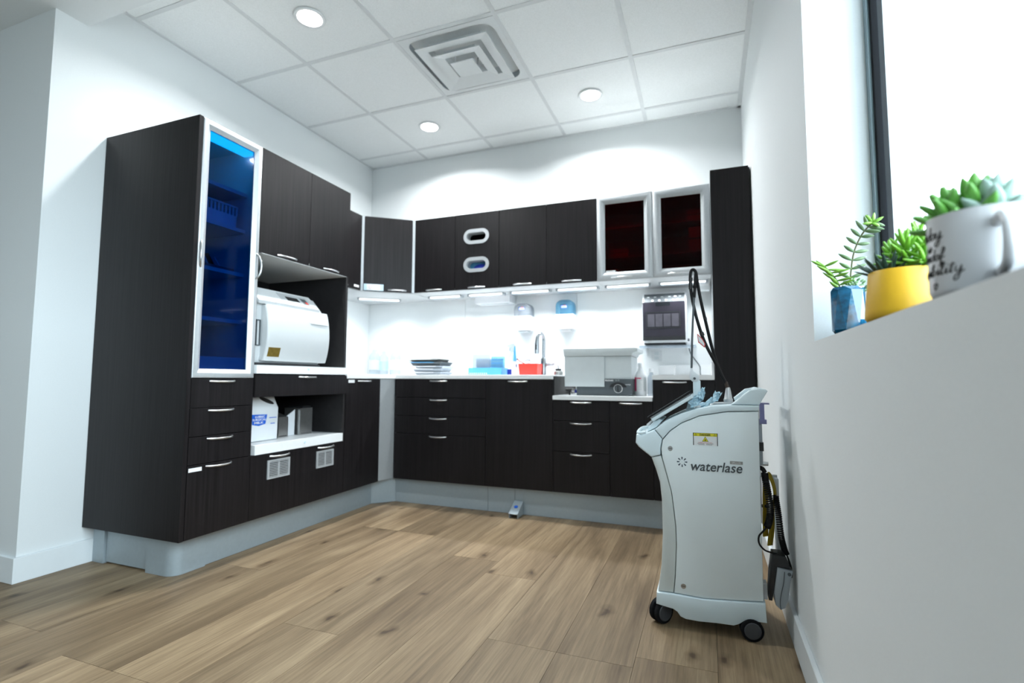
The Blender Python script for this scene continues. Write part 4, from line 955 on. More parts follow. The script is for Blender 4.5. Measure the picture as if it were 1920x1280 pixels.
obj('cap', lathe(NB(), [(0.013, 0.1505), (0.013, 0.172)], (2.446, -0.37, ZL), 18), 'white_plastic', t, 50)
t = thing('tissue_box', 'white paper carton on the raised worktop behind the laser cart', 'box', (2.53, -0.22, ZT))
obj('carton', taper(2.483, 2.585, -0.29, -0.16, 0.004, ZT+0.001, ZT+0.062), 'cabinet_under', t)
obj('liner', B(2.492, 2.576, -0.281, -0.169, ZT+0.01, ZT+0.045), 'cabinet_under', t)

# ------------------------------------------------------------------ laser cart
Y0, Y1 = -1.772, -1.492
t = thing('laser_cart', 'pale wheeled dental laser cart parked at the window wall', 'laser cart', (2.75, -1.63, ZF))
body = [(2.942, 0.776), (2.842, 0.772), (2.751, 0.755), (2.688, 0.727), (2.648, 0.697), (2.622, 0.665), (2.616, 0.631), (2.620, 0.599), (2.634, 0.545), (2.651, 0.477), (2.657, 0.42), (2.663, 0.359), (2.664, 0.294), (2.658, 0.185), (2.652, 0.128), (2.75, 0.124), (2.85, 0.132), (2.940, 0.141)]
obj('side_housing', prism(NB(), body, 'y', Y0, Y1, r=0.0035, seg=2), 'cart_white', t, 30)
nose = [(2.527, 0.681), (2.524, 0.650), (2.535, 0.636), (2.552, 0.622), (2.580, 0.601), (2.612, 0.610), (2.613, 0.632), (2.619, 0.664), (2.6205, 0.668), (2.594, 0.701), (2.570, 0.690), (2.545, 0.680), (2.532, 0.684)]
obj('nose', prism(NB(), nose, 'y', Y0+0.001, Y1-0.001, r=0.008, seg=3), 'cart_cover', t, 30)
obj('nose_rim', tube(NB(), smooth_path([(2.562, Y0+0.008, 0.690), (2.535, Y0+0.012, 0.686), (2.529, Y0+0.06, 0.688), (2.528, -1.632, 0.690), (2.529, Y1-0.06, 0.688), (2.535, Y1-0.012, 0.686), (2.562, Y1-0.008, 0.690)], 5), 0.006, 10), 'cart_cover', t, 60)
low = [(2.581, 0.599), (2.596, 0.558), (2.609, 0.513), (2.615, 0.451), (2.616, 0.329), (2.610, 0.222), (2.598, 0.136), (2.597, 0.126), (2.650, 0.127), (2.656, 0.186), (2.662, 0.294), (2.661, 0.359), (2.655, 0.42), (2.649, 0.477), (2.632, 0.545), (2.618, 0.598), (2.613, 0.607)]
obj('front_cover', prism(NB(), low, 'y', Y0+0.002, Y1-0.002, r=0.005, seg=2), 'cart_front', t, 30)
top = [(2.5955, 0.7025), (2.622, 0.6695), (2.648, 0.700), (2.688, 0.7295), (2.751, 0.7575), (2.842, 0.7745), (2.943, 0.7785), (2.945, 0.797), (2.856, 0.797), (2.792, 0.792), (2.741, 0.781), (2.689, 0.763), (2.631, 0.734)]
obj('top_cover', prism(NB(), top, 'y', Y0-0.002, Y1+0.002, r=0.005, seg=2), 'cart_cover', t, 30)
hand = [(2.856, 0.798), (2.886, 0.824), (2.917, 0.850), (2.950, 0.857), (2.968, 0.853), (2.974, 0.847), (2.962, 0.826), (2.946, 0.798)]
obj('rear_handle', prism(NB(), hand, 'y', Y0+0.006, Y0+0.040, r=0.006, seg=3), 'cart_cover', t, 30)
obj('rear_handle', prism(NB(), hand, 'y', Y1-0.040, Y1-0.006, r=0.006, seg=3), 'cart_cover', t, 30)
obj('grip_bar', tube(NB(), [(2.950, Y0+0.03, 0.846), (2.950, Y1-0.03, 0.846)], 0.0125, 12), 'cart_cover', t, 60)
skirt = [(2.592, 0.1245), (2.590, 0.083), (2.62, 0.078), (2.648, 0.074), (2.662, 0.066), (2.672, 0.052), (2.690, 0.046), (2.732, 0.045), (2.793, 0.049), (2.845, 0.050), (2.862, 0.058), (2.876, 0.069), (2.91, 0.074), (2.948, 0.075), (2.945, 0.1385), (2.85, 0.130), (2.75, 0.122), (2.66, 0.125)]
obj('base_skirt', prism(NB(), skirt, 'y', Y0-0.008, Y1+0.008, r=0.005, seg=2), 'cart_cover', t, 30)
def caster(x, y, r, yaw):
    c = obj('caster', cyl(NB(), (x, y, ZF+r*1.1), (x, y, ZF+0.085), 0.012), 'caster_grey', t, 40)
    d_ = Vector((math.sin(yaw), -math.cos(yaw), 0)); p = Vector((x, y, ZF+r))
    for s in (-1, 1):
        bm = NB(); q = p+d_*s*0.013
        tube(bm, [q-d_*0.009, q-d_*0.006, q+d_*0.006, q+d_*0.009], [r*0.90, r, r, r*0.90], 26)
        obj('tyre', bm, 'rubber', c, 40)
        obj('hub_cap', tube(NB(), [q+d_*s*0.0085, q+d_*s*0.0115], [r*0.78, r*0.70], 22), 'caster_grey', c, 40)
caster(2.604, Y0+0.028, 0.040, 0.85); caster(2.900, Y0+0.006, 0.036, 0.15)
caster(2.615, Y1-0.03, 0.036, 0.3); caster(2.900, Y1-0.02, 0.036, 0.3)
for x, z in ((2.648, 0.636), (2.684, 0.156)):
    s = obj('screw', cyl(NB(), (x, Y0+0.001, z), (x, Y0-0.0022, z), 0.0095, 0.0085, 22), 'nickel', t, 30)
    obj('screw_slot', B(x-0.006, x+0.006, Y0-0.0026, Y0-0.0021, z-0.0008, z+0.0008), 'charcoal', s)
# logo
lg = obj('logo', B(2.6875, 2.6885, Y0-0.0006, Y0-0.0001, 0.5895, 0.5905), 'ink_navy', t)
for i in range(8):
    a = PI/4*i; c, s = math.cos(a), math.sin(a); px, pz = -s, c
    poly = [(2.688+c*r_+px*w_, 0.590+s*r_+pz*w_) for r_, w_ in ((0.0085, -0.0010), (0.0175, -0.0024), (0.0175, 0.0024), (0.0085, 0.0010))]
    obj('ray', prism(NB(), poly, 'y', Y0-0.0008, Y0-0.0001), 'ink_navy', lg)
obj('lettering', text_bm('waterlase', 0.04, (2.802, Y0-0.0012, 0.5790), FACE_Y, shear=0.22, width=0.168, height=0.0335, extrude=0.001, bold=0.0004), 'logo_grey', lg)
bd = obj('badge', B(2.847, 2.888, Y0-0.0012, Y0-0.0001, 0.592, 0.6025), 'steel', t)
obj('lettering', text_bm('iPLUS', 0.01, (2.8675, Y0-0.0014, 0.597), FACE_Y, width=0.028, height=0.006, extrude=0.0002), 'paper', bd)
# warning label
wl = obj('danger_label', B(2.727, 2.8095, Y0-0.0007, Y0-0.0001, 0.652, 0.696), 'paper', t, None)
wl['label'] = 'yellow and white laser danger label'
for x in (2.727, 2.8070): obj('label_edge', B(x, x+0.0025, Y0-0.0010, Y0-0.0007, 0.652, 0.696), 'ink_black', wl)
obj('label_edge', B(2.727, 2.8095, Y0-0.0010, Y0-0.0007, 0.6948, 0.696), 'ink_black', wl)
obj('yellow_band', B(2.7295, 2.807, Y0-0.0010, Y0-0.0007, 0.6845, 0.6948), 'yellow_label', wl)
obj('lettering', text_bm('DANGER', 0.01, (2.768, Y0-0.0013, 0.6895), FACE_Y, width=0.037, height=0.0070, extrude=0.0002, bold=0.0003), 'ink_black', wl)
def tri(cx_, cz_, s): return [(cx_-s, cz_-s*0.72), (cx_+s, cz_-s*0.72), (cx_, cz_+s)]
for x in (2.7365, 2.7995): obj('warning_sign', ring_prism(NB(), tri(x, 0.6892, 0.0042), tri(x, 0.6890, 0.0028), 'y', Y0-0.0013, Y0-0.0010), 'ink_black', wl)
obj('warning_sign', prism(NB(), tri(2.768, 0.6735, 0.0108), 'y', Y0-0.0010, Y0-0.0007), 'ink_black', wl)
obj('warning_sign', prism(NB(), tri(2.768, 0.6733, 0.0092), 'y', Y0-0.0013, Y0-0.0010), 'yellow_label', wl)
obj('burst', prism(NB(), [(2.768+(0.0032 if i % 2 else 0.0016)*math.cos(PI*i/8), 0.6712+(0.0032 if i % 2 else 0.0016)*math.sin(PI*i/8)) for i in range(16)], 'y', Y0-0.0015, Y0-0.0013), 'ink_black', wl)
obj('lettering', text_bm('LASER RADIATION', 0.006, (2.768, Y0-0.0010, 0.6620), FACE_Y, width=0.046, height=0.0032, extrude=0.0002), 'red_ink', wl)
for z, w_ in ((0.6585, 0.060), (0.6550, 0.052)):
    for s in (-1, 1): obj('print_line', B(2.768+s*w_*0.25-w_*0.2, 2.768+s*w_*0.25+w_*0.2, Y0-0.0009, Y0-0.0007, z-0.0005, z+0.0005), 'ink_black', wl)
# tablet
def slab_xz(p, q, th, y0, y1, r=0.002):
    p, q = Vector((p[0], p[1])), Vector((q[0], q[1])); d_ = (q-p).normalized(); nrm = Vector((-d_.y, d_.x))
    return prism(NB(), [tuple(p), tuple(q), tuple(q+nrm*th), tuple(p+nrm*th)], 'y', y0, y1, r=r, seg=2)
tb = obj('control_screen', slab_xz((2.587, 0.729), (2.729, 0.819), 0.013, Y0+0.006, Y1-0.006, 0.003), 'cart_cover', t)
obj('metal_rim', slab_xz((2.5797, 0.7402), (2.7215, 0.8302), 0.0045, Y0+0.006, Y1-0.006, 0.001), 'chrome', tb)
obj('display', slab_xz((2.577, 0.7445), (2.7185, 0.8345), 0.0025, Y0+0.007, Y1-0.007, 0.0005), 'screen', tb)
obj('film_cover', slab_xz((2.568, 0.7455), (2.7135, 0.8405), 0.0012, Y0+0.004, Y1-0.004, 0.0), 'film_clear', tb)
obj('screen_mount', prism(NB(), [(2.563, 0.688), (2.567, 0.706), (2.583, 0.724), (2.607, 0.738), (2.620, 0.734), (2.597, 0.706), (2.585, 0.700)], 'y', Y0+0.04, Y1-0.04, r=0.003), 'cart_cover', t, 40)
obj('mount_hinge', prism(NB(), [(2.580, 0.722), (2.604, 0.724), (2.604, 0.738), (2.588, 0.732)], 'y', Y0+0.09, Y1-0.09), 'pedal_grey', t)
obj('mount_lever', prism(NB(), [(2.560, 0.716), (2.578, 0.732), (2.582, 0.727), (2.566, 0.708), (2.560, 0.710)], 'y', Y0+0.05, Y0+0.09, r=0.002), 'jug_white', t)
obj('screen_prop', prism(NB(), [(2.700, 0.764), (2.732, 0.776), (2.728, 0.815), (2.712, 0.806)], 'y', Y0+0.08, Y1-0.08), 'cart_cover', t)
# hose arm
YM = -1.632
arm = obj('arm_post', prism(NB(), [(2.728, 0.782), (2.755, 0.788), (2.755, 0.880), (2.741, 0.893), (2.728, 0.876)], 'y', YM-0.012, YM+0.012, r=0.003), 'cart_cover', t, 40)
ax = obj('arm_joint', prism(NB(), [(2.715, 0.898), (2.717, 0.888), (2.726, 0.878), (2.742, 0.878), (2.751, 0.886), (2.752, 0.899), (2.742, 0.910), (2.731, 0.918), (2.727, 0.936), (2.721, 0.936), (2.718, 0.915)], 'y', YM-0.018, YM-0.0125, r=0.002), 'jug_white', t, 40)
obj('joint_screw', cyl(NB(), (2.734, YM-0.018, 0.890), (2.734, YM-0.020, 0.890), 0.005, seg=16), 'charcoal', ax, 40)
obj('support_rod', tube(NB(), smooth_path([(2.724, YM-0.015, 0.930), (2.729, YM-0.012, 1.05), (2.735, YM-0.008, 1.15), (2.741, YM-0.004, 1.235)], 4), 0.0042, 10), 'charcoal', t, 60)
obj('rod_grip', tube(NB(), smooth_path([(2.739, YM-0.005, 1.205), (2.742, YM-0.003, 1.24), (2.744, YM, 1.27), (2.747, YM, 1.302)], 3), [0.006]*10, 10), 'hose_black', t, 60)
obj('rod_knob', lathe(NB(), [(0.004, -0.008), (0.008, -0.004), (0.008, 0.004), (0.004, 0.008)], (2.742, YM-0.003, 1.248), 14), 'hose_black', t, 60)
h1 = [(2.847, YM, 0.870), (2.829, YM, 0.905), (2.808, YM, 0.955), (2.780, YM, 1.014), (2.759, YM, 1.075), (2.741, YM, 1.149), (2.729, YM, 1.223), (2.726, YM, 1.276), (2.729, YM, 1.308), (2.737, YM, 1.317), (2.747, YM, 1.306), (2.751, YM+0.004, 1.275), (2.762, YM+0.01, 1.2), (2.778, YM+0.016, 1.116), (2.797, YM+0.02, 1.022), (2.814, YM+0.022, 0.954), (2.834, YM+0.024, 0.899), (2.856, YM+0.026, 0.849), (2.874, YM+0.028, 0.79)]
hs = obj('fibre_hose', tube(NB(), smooth_path(h1, 4), 0.0062, 10), 'hose_black', t, 60)
obj('hose_clip', tube(NB(), [(2.7285, YM, 1.285), (2.7265, YM, 1.262), (2.7262, YM, 1.240)], 0.0072, 10), 'black_plastic', hs, 60)
obj('hose_clip', tube(NB(), [(2.776, YM+0.015, 1.128), (2.779, YM+0.016, 1.118)], 0.0068, 8), 'black_plastic', hs, 60)
obj('hose_clip', tube(NB(), [(2.762, YM, 1.068), (2.767, YM, 1.055)], 0.0085, 10), 'black_plastic', hs, 60)
tg = obj('hang_tag', prism(NB(), [(2.747, 1.064), (2.766, 1.043), (2.776, 1.022), (2.773, 1.008), (2.750, 1.030)], 'y', YM-0.008, YM-0.0072), 'red_ink', t)
obj('tag_face', prism(NB(), [(2.7495, 1.057), (2.764, 1.041), (2.7725, 1.024), (2.7715, 1.014), (2.752, 1.033)], 'y', YM-0.0085, YM-0.008), 'paper', tg)
sr = obj('strain_relief', lathe(NB(), [(0.0165, 0.0), (0.0165, 0.018), (0.0145, 0.020), (0.0075, 0.060), (0.0065, 0.062)], (2.852, YM, 0.795), 22), 'nickel', t, 40)
obj('hose_collar', tube(NB(), [(2.850, YM, 0.856), (2.845, YM, 0.878)], 0.0065, 10), 'brown', sr, 60)
obj('deck_inset', prism(NB(), [(2.79, 0.790), (2.87, 0.796), (2.87, 0.802), (2.80, 0.798)], 'y', YM-0.05, YM+0.05, r=0.001, seg=1), 'autoclave_grey', t)
# crumpled blue films
def crumple(pts_rows):
    """bilinear sheet through the control rows, folded irregularly"""
    rr = random.Random(len(pts_rows)*13+len(pts_rows[0])); bm = NB(); R = []
    nr, nc = (len(pts_rows)-1)*4, (len(pts_rows[0])-1)*5
    for i in range(nr+1):
        u = i/4; i0 = min(int(u), len(pts_rows)-2); fu = u-i0; row = []
        for j in range(nc+1):
            v = j/5; j0 = min(int(v), len(pts_rows[0])-2); fv = v-j0
            a = Vector(pts_rows[i0][j0]).lerp(Vector(pts_rows[i0][j0+1]), fv); b = Vector(pts_rows[i0+1][j0]).lerp(Vector(pts_rows[i0+1][j0+1]), fv)
            p = a.lerp(b, fu); k_ = 0.0038
            row.append(bm.verts.new(p+Vector((rr.uniform(-k_, k_), rr.uniform(-2*k_, 2*k_), rr.uniform(-k_, k_)+0.004*math.sin(i*1.9+j*0.8)))))
        R.append(row)
    for a, b in zip(R, R[1:]):
        for i in range(len(a)-1): bm.faces.new((a[i], a[i+1], b[i+1], b[i]))
    bmesh.ops.recalc_face_normals(bm, faces=bm.faces[:])
    bmesh.ops.solidify(bm, geom=bm.faces[:], thickness=0.0008); return bm
f1 = thing('film_wrapper', 'crumpled pale blue plastic wrapper under the arm joint', 'wrapper', (2.74, -1.70, 0.79), 'blue wrappers on the cart')
obj('sheet', crumple([[(2.712, -1.74, 0.806), (2.722, -1.735, 0.786), (2.742, -1.725, 0.790)], [(2.728, -1.715, 0.820), (2.738, -1.70, 0.806), (2.752, -1.70, 0.800)], [(2.752, -1.70, 0.838), (2.757, -1.69, 0.824), (2.764, -1.685, 0.812)], [(2.767, -1.695, 0.858), (2.768, -1.69, 0.850), (2.769, -1.68, 0.828)]]), 'film_blue', f1)
obj('fold', crumple([[(2.714, -1.745, 0.800), (2.724, -1.742, 0.784)], [(2.74, -1.735, 0.812), (2.746, -1.73, 0.796)]]), 'film_blue', f1)
f2 = thing('film_wrapper', 'flat pale blue plastic wrapper leaning beside the hose cone', 'wrapper', (2.80, -1.70, 0.79), 'blue wrappers on the cart')
obj('sheet', crumple([[(2.752, -1.735, 0.790), (2.764, -1.730, 0.783)], [(2.785, -1.725, 0.814), (2.797, -1.72, 0.802)], [(2.804, -1.715, 0.840), (2.818, -1.71, 0.816)], [(2.822, -1.712, 0.842), (2.827, -1.71, 0.834)]]), 'film_blue', f2)
obj('fold', crumple([[(2.750, -1.728, 0.794), (2.758, -1.725, 0.786)], [(2.80, -1.718, 0.822), (2.808, -1.715, 0.812)]]), 'pale_sky', f2)
# rear fittings
pc = obj('purple_hook', B(2.948, 2.982, -1.72, -1.68, 0.799, 0.804, r=0.001), 'purple', t)
obj('hook_arm', B(2.952, 2.966, -1.715, -1.685, 0.745, 0.799), 'purple', pc); obj('hook_foot', B(2.950, 2.972, -1.718, -1.682, 0.730, 0.745, r=0.003), 'purple', pc)
obj('rear_rail', B(2.943, 2.957, -1.712, -1.688, 0.585, 0.729), 'pedal_grey', t)
obj('rail_clip', B(2.943, 2.960, -1.716, -1.684, 0.635, 0.665, r=0.002), 'black_plastic', t)
obj('air_connector', cyl(NB(), (2.942, -1.70, 0.590), (2.974, -1.70, 0.590), 0.0075), 'nickel', t, 40)
obj('cable_hook', B(2.941, 3.012, -1.60, -1.585, 0.525, 0.535), 'white_metal', t)
obj('back_plate', B(3.000, 3.012, -1.64, -1.585, 0.262, 0.528, r=0.001), 'white_metal', t)
obj('back_bracket', B(2.9415, 2.955, -1.745, -1.70, 0.14, 0.19), 'jug_white', t)
# coiled hoses, cables, pedal hanging behind the cart
def coil(path, R_, r_, turns):
    P = smooth_path(path, 12); n = len(P)-1; pts = []; N = turns*10
    for i in range(N+1):
        f = i/N*n; k_ = min(int(f), n-1); p = P[k_].lerp(P[k_+1], f-k_); d_ = (P[k_+1]-P[k_]).normalized(); u, v = _frame(d_)
        a = 2*PI*i/10; pts.append(p+u*math.cos(a)*R_+v*math.sin(a)*R_)
    return tube(NB(), pts, r_, 6)
c = thing('coiled_hose', 'thick black coiled hose hanging at the rear of the cart', 'hose', (2.965, -1.70, 0.38), 'coiled hoses behind the cart')
obj('coil', coil([(2.961, -1.705, 0.558), (2.963, -1.71, 0.535), (2.969, -1.715, 0.49), (2.974, -1.718, 0.44), (2.970, -1.72, 0.40), (2.962, -1.72, 0.375)], 0.0095, 0.0030, 34), 'hose_black', c, 60)
obj('tail', tube(NB(), smooth_path([(2.962, -1.722, 0.378), (2.945, -1.79, 0.380), (2.930, -1.795, 0.362), (2.930, -1.795, 0.338), (2.945, -1.79, 0.318), (2.965, -1.77, 0.306), (2.985, -1.76, 0.300)], 5), 0.0030, 8), 'hose_black', c, 60)
obj('hanger', tube(NB(), smooth_path([(2.945, -1.70, 0.575), (2.955, -1.705, 0.572), (2.962, -1.705, 0.560)], 3), 0.008, 8), 'hose_black', c, 60)
c = thing('coiled_hose', 'thinner black coiled hose beside the wall leading to the pedal', 'hose', (3.01, -1.68, 0.28), 'coiled hoses behind the cart')
obj('coil', coil([(2.995, -1.69, 0.480), (3.001, -1.70, 0.42), (3.006, -1.705, 0.35), (3.014, -1.71, 0.305), (3.020, -1.71, 0.288)], 0.0085, 0.0026, 38), 'hose_black', c, 60)
obj('tail', tube(NB(), smooth_path([(3.020, -1.712, 0.288), (3.026, -1.735, 0.27), (3.030, -1.75, 0.245), (3.028, -1.752, 0.225)], 5), 0.003, 8), 'hose_black', c, 60)
c = thing('air_line', 'bundle of thin yellow tubes looped at the rear of the cart', 'tube', (2.97, -1.66, 0.30))
for i in range(3):
    o_ = i*0.006
    obj('strand', tube(NB(), smooth_path([(2.955+o_, -1.675+o_, 0.33), (2.957+o_, -1.675+o_, 0.42), (2.962+o_, -1.675+o_, 0.53), (2.974+o_*0.5, -1.675+o_, 0.545+o_*0.6), (2.988+o_*0.5, -1.675+o_, 0.515), (2.993+o_*0.4, -1.675+o_, 0.478), (2.985+o_*0.4, -1.675+o_, 0.43), (2.976+o_, -1.675+o_, 0.36), (2.968+o_, -1.675+o_, 0.30)], 5), 0.0036, 8), 'cable_yellow', c, 60)
obj('cable_tie', tube(NB(), [(2.952, -1.672, 0.436), (2.975, -1.668, 0.436)], 0.006, 8), 'black_plastic', c, 60)
c = thing('laser_footswitch', 'grey and black laser foot switch hung behind the cart', 'pedal', (2.99, -1.75, 0.13))
obj('shell', prism(NB(), [(2.984, 0.262), (3.030, 0.254), (3.022, 0.222), (3.013, 0.160), (3.004, 0.134), (2.990, 0.126), (2.975, 0.140), (2.972, 0.18)], 'y', -1.785, -1.70, r=0.006, seg=2), 'pedal_grey', c, 40)
obj('tread', prism(NB(), [(2.984, 0.262), (2.972, 0.182), (2.966, 0.150), (2.956, 0.150), (2.962, 0.23), (2.972, 0.300), (3.010, 0.300), (3.026, 0.262)], 'y', -1.778, -1.705, r=0.003), 'black_plastic', c, 40)
obj('edge_line', tube(NB(), smooth_path([(3.004, -1.7865, 0.252), (3.000, -1.7865, 0.215), (2.992, -1.7865, 0.180), (2.988, -1.7865, 0.150), (2.990, -1.7865, 0.130)], 4), 0.0012, 6), 'charcoal', c)
obj('pivot', cyl(NB(), (3.018, -1.784, 0.246), (3.018, -1.788, 0.246), 0.0055, seg=14), 'charcoal', c)
obj('spring_arm', tube(NB(), [(2.974, -1.73, 0.25), (2.975, -1.73, 0.20), (2.976, -1.73, 0.16)], 0.012, 10), 'black_plastic', c, 60)

# ------------------------------------------------------------------ window sill plants
def leaf_mesh(name, kind):
    bm = NB(); n = 7; seg = 8; rings = []
    for i in range(n+1):
        s = i/n
        if kind == 'oval': w = math.sin(PI*(0.06+0.92*s))**0.75; th = 0.32*w; w *= 0.5
        elif kind == 'finger': w = 0.5*min(1, (math.sin(PI*(0.10+0.86*s)))**0.4); th = w*0.8
        else: w = 0.5*(1-s)**0.7*(0.75+0.6*s)+0.01; th = w*0.55
        bend = 0.10*s*s
        rings.append([bm.verts.new((w*math.cos(2*PI*k_/seg), th*math.sin(2*PI*k_/seg)+bend, s)) for k_ in range(seg)])
    for a, b in zip(rings, rings[1:]):
        for k_ in range(seg): bm.faces.new((a[k_], a[(k_+1) % seg], b[(k_+1) % seg], b[k_]))
    bm.faces.new(rings[0][::-1]); bm.faces.new(rings[-1]); bmesh.ops.recalc_face_normals(bm, faces=bm.faces[:])
    me = bpy.data.meshes.new(name); bm.to_mesh(me); bm.free(); me.shade_smooth(); return me
LEAF = {}
def leaf(parent, kind, m, base, d, length, width, up=(0, 0, 1)):
    if (kind, m) not in LEAF:
        me = leaf_mesh('leaf', kind); me.materials.append(MATS[m]); LEAF[(kind, m)] = me
    d = Vector(d).normalized(); u = Vector(up); y = (u-d*u.dot(d))
    y = y.normalized() if y.length > 1e-3 else Vector((1, 0, 0)); x = y.cross(d)
    rm = Matrix((x*width, y*width, d*length)).transposed().to_4x4()
    rm.translation = Vector(base)-rootpos(parent)
    o = bpy.data.objects.new('leaf', LEAF[(kind, m)]); COL.objects.link(o); o.parent = parent; o.matrix_local = rm
    return o
# blue faceted pot
px, py = 3.094, -2.335
t = thing('potted_succulent', 'blue glazed faceted pot with a tall arching succulent on the sill', 'potted plant', (px, py, SILL))
bm = NB(); n = 8; rings = []
for j, (r_, z) in enumerate(((0.022, 0.001), (0.033, 0.018), (0.036, 0.110), (0.0352, 0.118))):
    off = (PI/n)*(j % 2)
    rings.append([bm.verts.new((px+r_*(1.06 if j == 1 else 0.97)*math.cos(2*PI*k_/n+off), py+r_*(1.06 if j == 1 else 0.97)*math.sin(2*PI*k_/n+off), SILL+z)) for k_ in range(n)])
for j, (a, b) in enumerate(zip(rings, rings[1:])):
    for k_ in range(n):
        if j % 2 == 0: bm.faces.new((a[k_], b[k_], b[k_-1])); bm.faces.new((a[k_], a[(k_+1) % n], b[k_]))
        else: bm.faces.new((a[k_], b[(k_+1) % n], b[k_])); bm.faces.new((a[k_], a[(k_+1) % n], b[(k_+1) % n]))
bm.faces.new(rings[0][::-1])
inner = [[bm.verts.new((v.co.x+(px-v.co.x)*0.12, v.co.y+(py-v.co.y)*0.12, v.co.z+dz)) for v in rings[-1]] for dz in (0, -0.02)]
for a, b in ((rings[-1], inner[0]), (inner[0], inner[1])):
    for k_ in range(n): bm.faces.new((a[k_], a[(k_+1) % n], b[(k_+1) % n], b[k_]))
bm.faces.new(inner[1]); bmesh.ops.recalc_face_normals(bm, faces=bm.faces[:])
obj('pot', bm, 'pot_blue', t)
PZ = SILL+0.102
obj('soil', lathe(NB(), [(0.028, 0), (0.020, 0.004)], (px, py, PZ-0.003), 16), 'soil', t)
def stem(parent, pts, r_=0.0016): return obj('stem', tube(NB(), smooth_path(pts, 5), r_, 6), 'stem', parent, 60)
s1 = [(px-0.012, py-0.005, PZ), (px-0.020, py-0.008, PZ+0.028), (px-0.034, py-0.012, PZ+0.052), (px-0.052, py-0.016, PZ+0.072)]
stem(t, s1); P = smooth_path(s1, 5); rnd = random.Random(3)
for i, p in enumerate(P[2::2]):
    for s in (-1, 1):
        leaf(t, 'oval', 'leaf_pale', p, (0.7*s-0.2, rnd.uniform(-0.6, 0.1), 0.25-0.35*s+rnd.uniform(-0.15, 0.25)), rnd.uniform(0.030, 0.040), 0.0105)
s2 = [(px+0.004, py, PZ), (px+0.008, py-0.002, PZ+0.05), (px+0.016, py-0.004, PZ+0.10), (px+0.034, py-0.006, PZ+0.142), (px+0.054, py-0.008, PZ+0.165)]
stem(t, s2, 0.0019); P = smooth_path(s2, 5)
for i, p in enumerate(P[4::2]):
    d_ = (P[min(2*i+5, len(P)-1)]-p).normalized() if 2*i+5 < len(P) else Vector((0.7, 0, 0.7))
    side = Vector((d_.z, 0, -d_.x))
    for s in (-1, 1):
        v = side*s*0.85+Vector((0, rnd.uniform(-0.55, 0.45), 0))+d_*0.35
        leaf(t, 'oval', 'leaf_sage', p, v, rnd.uniform(0.026, 0.034), 0.0135, up=(d_.x, d_.y, d_.z))
for k_ in range(5): leaf(t, 'oval', 'leaf_pale', P[-1], (math.cos(k_*1.25)*0.7, -0.3+0.2*math.sin(k_), math.sin(k_*1.25)*0.7+0.3), 0.024, 0.012)
for k_ in range(46):
    a = rnd.uniform(0, 2*PI); rr = rnd.uniform(0.0, 0.026); zz = rnd.uniform(0, 0.036)*(1-rr/0.05)
    leaf(t, 'finger', 'leaf_bead', (px+0.012+rr*math.cos(a), py-0.006+rr*math.sin(a)*0.8, PZ+0.002+zz), (math.cos(a), math.sin(a), 0.5), 0.0095, 0.0062)
# yellow bowl
px, py = 3.106, -2.648
t = thing('potted_succulent', 'mustard yellow bowl of bright green and dark striped succulents on the sill', 'potted plant', (px, py, SILL))
obj('pot', lathe(NB(), [(0.040, 0.001), (0.052, 0.004), (0.0565, 0.012), (0.056, 0.024), (0.0485, 0.092), (0.0475, 0.094), (0.0450, 0.092), (0.0440, 0.080)], (px, py, SILL), 40), 'pot_yellow', t, 50)
PZ = SILL+0.084
obj('soil', lathe(NB(), [(0.0435, 0), (0.030, 0.005)], (px, py, PZ-0.003), 20), 'soil', t)
rnd = random.Random(11)
for k_ in range(22):      # dark striped rosette
    a = 2*PI*k_*0.382; e = 0.35+0.9*(k_/22)
    leaf(t, 'spike', 'leaf_dark', (px-0.022+0.004*math.cos(a), py+0.004+0.004*math.sin(a), PZ+0.001), (math.cos(a)*math.cos(e)-0.18, math.sin(a)*math.cos(e)-0.15, math.sin(e)), 0.050, 0.0135)
def finger_head(c, lean, n, L, mt):
    c = Vector(c); top = c+Vector(lean)
    stem(t, [tuple(c), tuple(c.lerp(top, 0.5)+Vector((0.002, 0, 0))), tuple(top)], 0.0028)
    for k_ in range(n):
        a = 2*PI*k_*0.382; s = k_/n; e = -0.2+1.5*s; p = c.lerp(top, 0.25+0.75*s)
        leaf(t, 'finger', mt, p, (math.cos(a)*math.cos(e), math.sin(a)*math.cos(e), math.sin(e)+0.1), L*(1.05-0.35*s), 0.0078)
finger_head((px+0.012, py-0.006, PZ), (-0.008, -0.004, 0.058), 26, 0.042, 'leaf_bright')
finger_head((px+0.028, py+0.006, PZ), (0.002, -0.002, 0.076), 28, 0.040, 'leaf_bright')
finger_head((px+0.002, py+0.014, PZ), (-0.010, 0.004, 0.050), 20, 0.038, 'leaf_bright')
finger_head((px+0.022, py-0.024, PZ), (0.006, -0.006, 0.046), 20, 0.032, 'leaf_bright')
